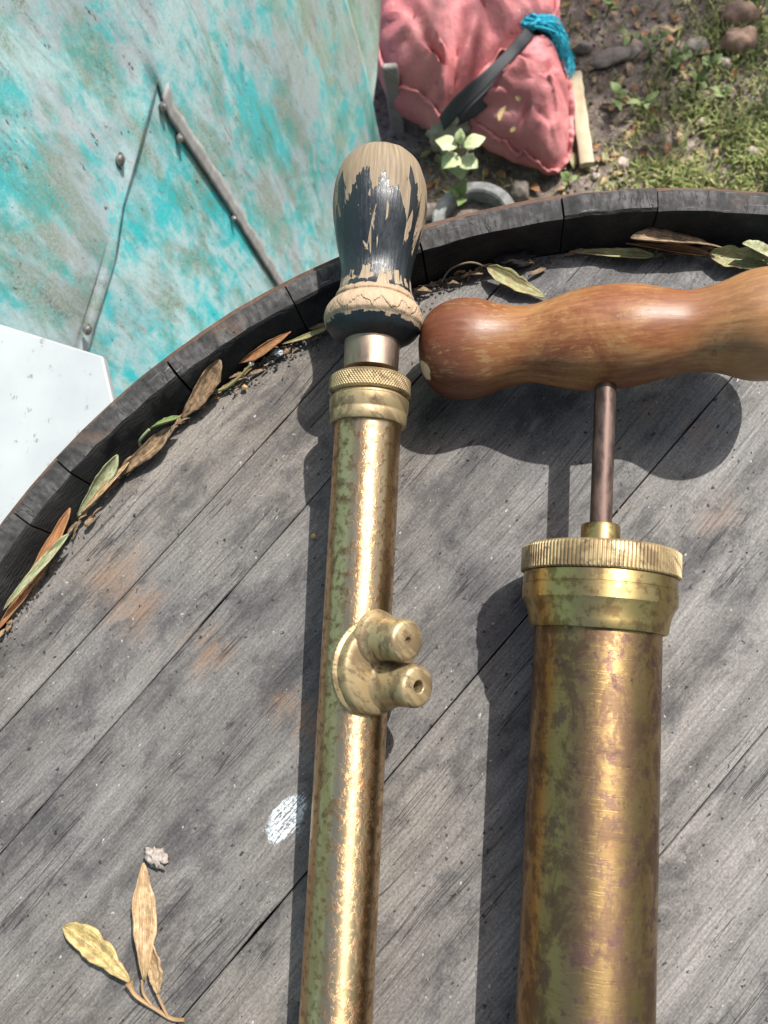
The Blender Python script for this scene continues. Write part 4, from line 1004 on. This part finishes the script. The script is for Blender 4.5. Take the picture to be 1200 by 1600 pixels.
# ------------------------------------------------------------------ stones, stick, pot, seedling, weeds, grass, litter
def stone_mat(name, c1, c2):
    M = Mat(name, .85, 0, .3); a = M.noise(M.map(M.ob, (45, 45, 45)), 1, 6, .7); b = M.noise(M.map(M.ob, (300, 300, 300)), 1, 3)
    return M.done(M.mix(M.ma('MULTIPLY', M.smoothstep(b, .55, .7), .5), M.ramp(a, [(.35, c1), (.65, c2)]), c1), M.bump(M.ma('ADD', a, M.ma('MULTIPLY', b, .3)), .7, .004))
ST_B = stone_mat('brown_stone', (.17, .105, .075), (.34, .23, .17)); ST_G = stone_mat('grey_stone', (.16, .135, .115), (.33, .285, .25)); ST_P = stone_mat('pale_pink_stone', (.34, .27, .23), (.55, .46, .40))
GS = 'stones on the soil'
def stone(px, py, rx, ry, rz, mat, seed, label, rot=0):
    c = at(px, py, rz*.45); c.z = rz*.45+ground_z(c.x, c.y)
    tag(lump('stone', c, rx, ry, rz, mat, seed, .28, n=16, rot=rot, freq=1.4), label, 'stone', GS)
stone(1156, 26, .030, .024, .022, ST_B, 1, 'rounded reddish brown stone, topmost of the pair by the grass', -.1)
stone(1153, 68, .031, .023, .024, ST_B, 2.4, 'dull brown-grey stone touching the reddish brown one', .1)
stone(1132, 98, .012, .014, .010, ST_P, 3.1, 'small pale ochre stone below the brown pair', .5)
stone(1090, 70, .022, .018, .010, ST_G, 4.7, 'flat grey stone half sunk among the weeds')
stone(960, 92, .045, .016, .010, ST_G, 5.2, 'long flat grey stone lying beside the blue twine', .25)
stone(905, 78, .022, .012, .012, ST_G, 6.3, 'pale grey rubble behind the frayed twine', -.2)
stone(1176, 237, .012, .011, .009, ST_P, 7.9, 'pale pebble standing in the sunlit grass')
stone(972, 258, .012, .013, .010, ST_P, 8.8, 'whitish pebble between the stick and the rim')
stone(930, 278, .007, .007, .006, ST_P, 9.5, 'small white pebble at the foot of the pale stick')
stone(1098, 190, .010, .009, .008, ST_P, 11.5, 'pinkish pebble at the edge of the grass')
stone(812, 300, .015, .020, .016, ST_G, 12.4, 'blue-grey block beside the grey pot rim')
stone(672, 332, .018, .014, .014, ST_P, 13.4, 'pale rubble beside the pot, under the black handle')
# stick
M_STICK = grey_wood('pale_split_wood', (.30, .24, .15), (.56, .48, .34), .8)
mb = MB(); p0 = at(897, 116, .030); p1 = at(904, 165, .026); p2 = at(917, 258, .016)
def fn(i, j):
    c = p0.lerp(p1, j*2) if j < .5 else p1.lerp(p2, j*2-1); t = (p2-p0).normalized(); s_ = t.cross(Vector((0, 0, 1))).normalized(); w = i*2*PI
    x = .0115*max(-1, min(1, 1.35*math.cos(w))); z = .007*max(-1, min(1, 1.35*math.sin(w)))
    return c+s_*(x+.002*nz((j*9, 1, 1)))+Vector((0, 0, z+.0012*nz((j*12, i*6, 2)))), (i*.05, j*.16)
mb.grid(fn, 20, 24)
for e in (0, 1):
    b = len(mb.v); [mb.vert(fn(i/20, e)[0], (i*.002, e*.16)) for i in range(20)]; mb.face([b+i for i in range(20)][::(1 if e else -1)])
tag(mb.build('split_stick', M_STICK, loc=p2-Vector((0, 0, .016)), smooth_ang=45), 'pale split stick lying on the soil beside the red sack', 'stick')
# grey pot
M_POT = stone_mat('weathered_grey_plastic', (.12, .12, .115), (.30, .30, .29))
pc_ = at(742, 346, .10)
pot = thing('plant_pot', 'weathered grey round pot with soil and a green shoot behind the barrel rim', 'pot', (pc_.x, pc_.y, 0))
mb = MB(); zc = Vector((pc_.x, pc_.y, 0))
lathe(mb, zc, Vector((0, 0, 1)), [(.002, .0001), (.002, .046), (.006, .048), (.092, .060), (.094, .066), (.106, .068), (.109, .065), (.109, .053), (.106, .050), (.080, .049)], 56, lambda s_, w, r: .0012*nz((w*3, s_*20, 1)), up=Vector((1, 0, 0)))
mb.build('pot_wall', M_POT, pot)
mb = MB(); lathe(mb, zc, Vector((0, 0, 1)), [(.080, .0505), (.082, .03), (.084, .0001)], 40, up=Vector((1, 0, 0))); mb.build('pot_soil', M_SOIL, pot)
def plant(name, label, base, leaves, mat, stem_h, cat='plant', group=None, stem_mat=None):
    o = thing(name, label, cat, base, group); b = Vector(base)
    mb = MB(); mb.tube([b, b+Vector((.003, .002, stem_h*.5)), b+Vector((0, 0, stem_h))], .0022, 6); mb.build('stem', stem_mat or mat, o)
    for (an, ln, w, el, zf) in leaves:
        p0 = b+Vector((0, 0, stem_h*zf)); d = Vector((math.cos(an)*math.cos(el), math.sin(an)*math.cos(el), math.sin(el)))
        leafobj('leaf', p0+d*.004, p0+d*ln, w, mat, 'leaf', arch=.10, curl=.25, wav=.03, parent=o, nl=8, nw=4)
    return o
L_SEED = leaf_mat('pale_succulent_leaf', (.30, .38, .16), (.40, .48, .24), (.50, .55, .34), (.36, .36, .2))
sp0 = at(718, 262, 0.02)
sb_ = at(716, 272, .0); 
sh_ = .17
tip = at(719, 230, sh_)
plant('leafy_seedling', 'pale green broad-leaved seedling standing in front of the torn red sack', (tip.x, tip.y, 0), [(.25, .040, .028, .15, 1), (1.5, .026, .018, .75, 1), (2.85, .040, .028, .1, 1), (3.85, .038, .036, -.1, .93), (4.75, .036, .034, -.2, .86), (5.55, .036, .034, -.05, .9), (1.0, .02, .014, 1.1, 1.0)], L_SEED, sh_, stem_mat=M_TWIG)
plant('green_shoot', 'bright green shoot growing out of the grey pot', tuple(at(722, 322, .083)), [(1.2, .03, .018, .7, 1), (2.6, .028, .018, .6, 1), (4.5, .026, .016, .5, 1)], L_LEAF, .02)
GW = 'broad-leaved weeds on the bare soil'
WSPOT = [(1030, 66, 5), (1062, 92, 6), (1046, 108, 4), (1012, 88, 3), (985, 62, 3), (1002, 172, 5), (962, 163, 5), (948, 22, 4), (1105, 108, 4), (1090, 132, 4), (885, 290, 3), (1128, 150, 3)]
WLAB = ['green broad-leaved weed beside the sunken flat grey stone', 'largest six-leaved green weed in front of the sunken flat stone', 'four-leaved weed growing against the six-leaved one', 'three-leaved weed left alone on the soil by the long flat stone', 'three-leaved weed on bare soil behind the long flat stone', 'five-leaved weed on bare soil between stick and grass', 'five-leaved weed closest to the pale split stick', 'four-leaved weed behind the pale grey rubble', 'four-leaved weed beside the small pale ochre stone', 'four-leaved weed at the ragged edge of the grass', 'tiny three-leaved weed at the barrel rim near the sack tip', 'three-leaved weed inside the grass near the ochre stone']
for WI, (px, py, k) in enumerate(WSPOT):
    p = at(px, py, .01); p.z = ground_z(p.x, p.y)
    plant('broadleaf_weed', WLAB[WI], tuple(p), [(q*2*PI/k+rnd(-.7, .7), rnd(.012, .034), rnd(.008, .018), rnd(.0, .8), rnd(.5, 1)) for q in range(k)], L_LEAF, rnd(.010, .030), group=GW)
# grass (uncountable)
M_GRASS = Mat('grass_blades', .55, 0, .3); _r = M_GRASS.noise(M_GRASS.map(M_GRASS.ob, (30, 30, 30)), 1, 4, .7)
M_GRASS = M_GRASS.done(M_GRASS.mix(M_GRASS.smoothstep(M_GRASS.sep(M_GRASS.uv)[0], 0, 1), M_GRASS.ramp(_r, [(.3, (.11, .17, .035)), (.7, (.24, .30, .09))]), (.50, .44, .21)))
mb = MB()
def grass_d(x, y):
    q = (ROT.transposed() @ (Vector((x, y, 0))-CAM)); px = CX+F*q.x/(-q.z); py = CY-F*q.y/(-q.z)
    d = smooth(965, 1130, px+.50*(py-150))
    return d*(.35+.65*smooth(-.15, .25, nz((x*11, y*11, 3))))+.03
cnt = 0
for k in range(150000):
    x = rnd(-.15, 1.1); y = rnd(.55, 1.75)
    if random.random() > grass_d(x, y): continue
    cnt += 1
    if cnt > 42000: break
    z = ground_z(x, y); h = rnd(.008, .026); w = rnd(.0009, .0019); an = rnd(0, 2*PI); ln = rnd(.3, 1.3)*h; t = Vector((math.cos(an), math.sin(an), 0)); s_ = Vector((-t.y, t.x, 0)); b0 = Vector((x, y, z)); cv = (rnd(0, 1) if random.random() < .4 else rnd(0, .45), 0)
    i0 = [mb.vert(b0-s_*w, cv), mb.vert(b0+s_*w, cv), mb.vert(b0+t*ln*.4+s_*w*.8+Vector((0, 0, h*.65)), cv), mb.vert(b0+t*ln*.4-s_*w*.8+Vector((0, 0, h*.65)), cv), mb.vert(b0+t*ln+Vector((0, 0, h)), cv)]
    mb.face((i0[0], i0[1], i0[2], i0[3])); mb.face((i0[3], i0[2], i0[4]))
tag(mb.build('grass', M_GRASS, smooth_ang=0, flip=True), 'short sunlit yellow-green grass beyond the barrel', 'grass', kind='stuff')
# leaf litter: individual fallen leaves, shared meshes
protos = []
for k, m in enumerate((L_TAN, L_YEL, L_BRN, L_ORG, L_GRN, L_TAN)):
    ob_ = leafobj('litter_leaf', (0, 0, .004), (rnd(.022, .034), 0, .005), rnd(.009, .014), m, 'leaf' if k % 2 else 'samara', arch=.12, curl=.4, wav=.05, nl=7, nw=4)
    protos.append((ob_, ('dry tan', 'yellow', 'dark brown', 'orange-brown', 'olive', 'dry tan')[k]))
used = set()
for k in range(190):
    if k < 60: px, py = rnd(880, 1120), rnd(0, 290)
    elif k < 120: px, py = rnd(640, 960), rnd(230, 360)
    else: px, py = rnd(850, 1200), rnd(-150, 300)
    p = at(px, py, .006); p.z = ground_z(p.x, p.y)
    i = random.randrange(len(protos)); src, cn = protos[i]
    o_ = src if i not in used else src.copy()
    if i in used: col.objects.link(o_)
    used.add(i); o_.location = p+Vector((0, 0, rnd(.000, .004))); o_.rotation_euler = (rnd(-.3, .3), rnd(-.3, .3), rnd(0, 6.28)); sc_ = rnd(.6, 1.15); o_.scale = (sc_, sc_, sc_)
    gd_ = grass_d(p.x, p.y)
    where = 'near the grey pot, close behind the barrel' if px < 800 and py > 230 else 'beside the pale split stick' if px < 985 and py > 100 else 'among the grass blades' if gd_ > .55 else 'at the ragged edge of the grass' if gd_ > .2 else 'on the bare soil beyond the split stick'
    tag(o_, cn+' fallen leaf '+where, 'leaf', 'leaf litter on the ground')
# crumbs and chips of soil (uncountable)
mb = MB()
for k in range(5200):
    x = rnd(-.5, .9); y = rnd(.6, 1.7); crumb(mb, Vector((x, y, ground_z(x, y)+.001)), rnd(.001, .0045)*(1 if random.random() < .93 else 1.8))
M_CLOD = Mat('soil_clods', .95); M_CLOD = M_CLOD.done(M_CLOD.ramp(M_CLOD.noise(M_CLOD.ob, 45, 4, .7), [(.35, (.045, .032, .025)), (.55, (.15, .11, .085)), (.7, (.30, .24, .19))]))
tag(mb.build('soil_clods', M_CLOD, smooth_ang=0), 'loose crumbs of brown soil and grit on the ground', 'soil', kind='stuff')

# ------------------------------------------------------------------ tree that throws the dappled shade on the sack
tree = thing('garden_tree', 'leafy garden tree whose crown dapples the soil around the red sack', 'tree', (2.6, 3.6, 0))
M_BARK = rust_metal('tree_bark', (.05, .038, .03), (.13, .10, .08), .9, 0)
mb = MB(); tb = Vector((2.6, 3.6, 0))
mb.tube(spline([tb-Vector((0, 0, .05)), tb+Vector((.05, -.05, 1.2)), tb+Vector((-.1, .05, 2.2)), tb+Vector((0, 0, 3.4))], 6), lambda t: .13*(1-.7*t), 12)
limbs = []
for k in range(9):
    s0 = tb+Vector((0, 0, rnd(1.7, 2.9))); an = PI+.7+rnd(-1.2, 1.2) if k < 6 else rnd(0, 6.28); e_ = s0+Vector((math.cos(an)*rnd(.9, 1.5), math.sin(an)*rnd(.7, 1.2), rnd(.2, .7)))
    limbs.append((s0, e_)); mb.tube(spline([s0, s0.lerp(e_, .5)+Vector((0, 0, .12)), e_], 5), lambda t: .045*(1-.8*t), 8)
mb.build('trunk', M_BARK, tree)
L_TREE = leaf_mat('tree_leaves', (.04, .075, .02), (.07, .12, .03), (.11, .16, .045))
mb = MB()
shade = [(at(px, py, .05), r) for (px, py, r) in ((930, 20, .07), (1000, 90, .06), (1050, 180, .03), (625, 60, .022), (650, 200, .07), (790, 285, .08), (940, -120, .22), (1150, -60, .2), (905, 60, .04))]
def leafquad(c, sz):
    a = Vector((rnd(-1, 1), rnd(-1, 1), rnd(-.5, .5))).normalized(); b = a.cross(Vector((rnd(-1, 1), rnd(-1, 1), 1))).normalized()
    i = [mb.vert(c-a*sz), mb.vert(c+b*sz*.45), mb.vert(c+a*sz), mb.vert(c-b*sz*.45)]; mb.face(i)
SD = SUN/SUN.z
for (g, r) in shade:
    for k in range(int(6+r*r*2600)):
        H = rnd(1.9, 3.3); c = g+SD*H+Vector((random.gauss(0, r*.62), random.gauss(0, r*.62), 0)); leafquad(c, rnd(.03, .06))
for (s0, e_) in limbs:
    for k in range(420):
        c = s0.lerp(e_, rnd(.5, 1.15))+Vector((random.gauss(0, .28), random.gauss(0, .28), random.gauss(0, .2)))
        q = c-SD*(c.z)                                   # where its shadow meets the ground
        q2 = c-SD*(c.z-HEAD_Z)
        if q2.y < .48 or q.y < 1.9: continue
        leafquad(c, rnd(.03, .06))
mb.build('crown', L_TREE, tree, smooth_ang=0, flip=True)
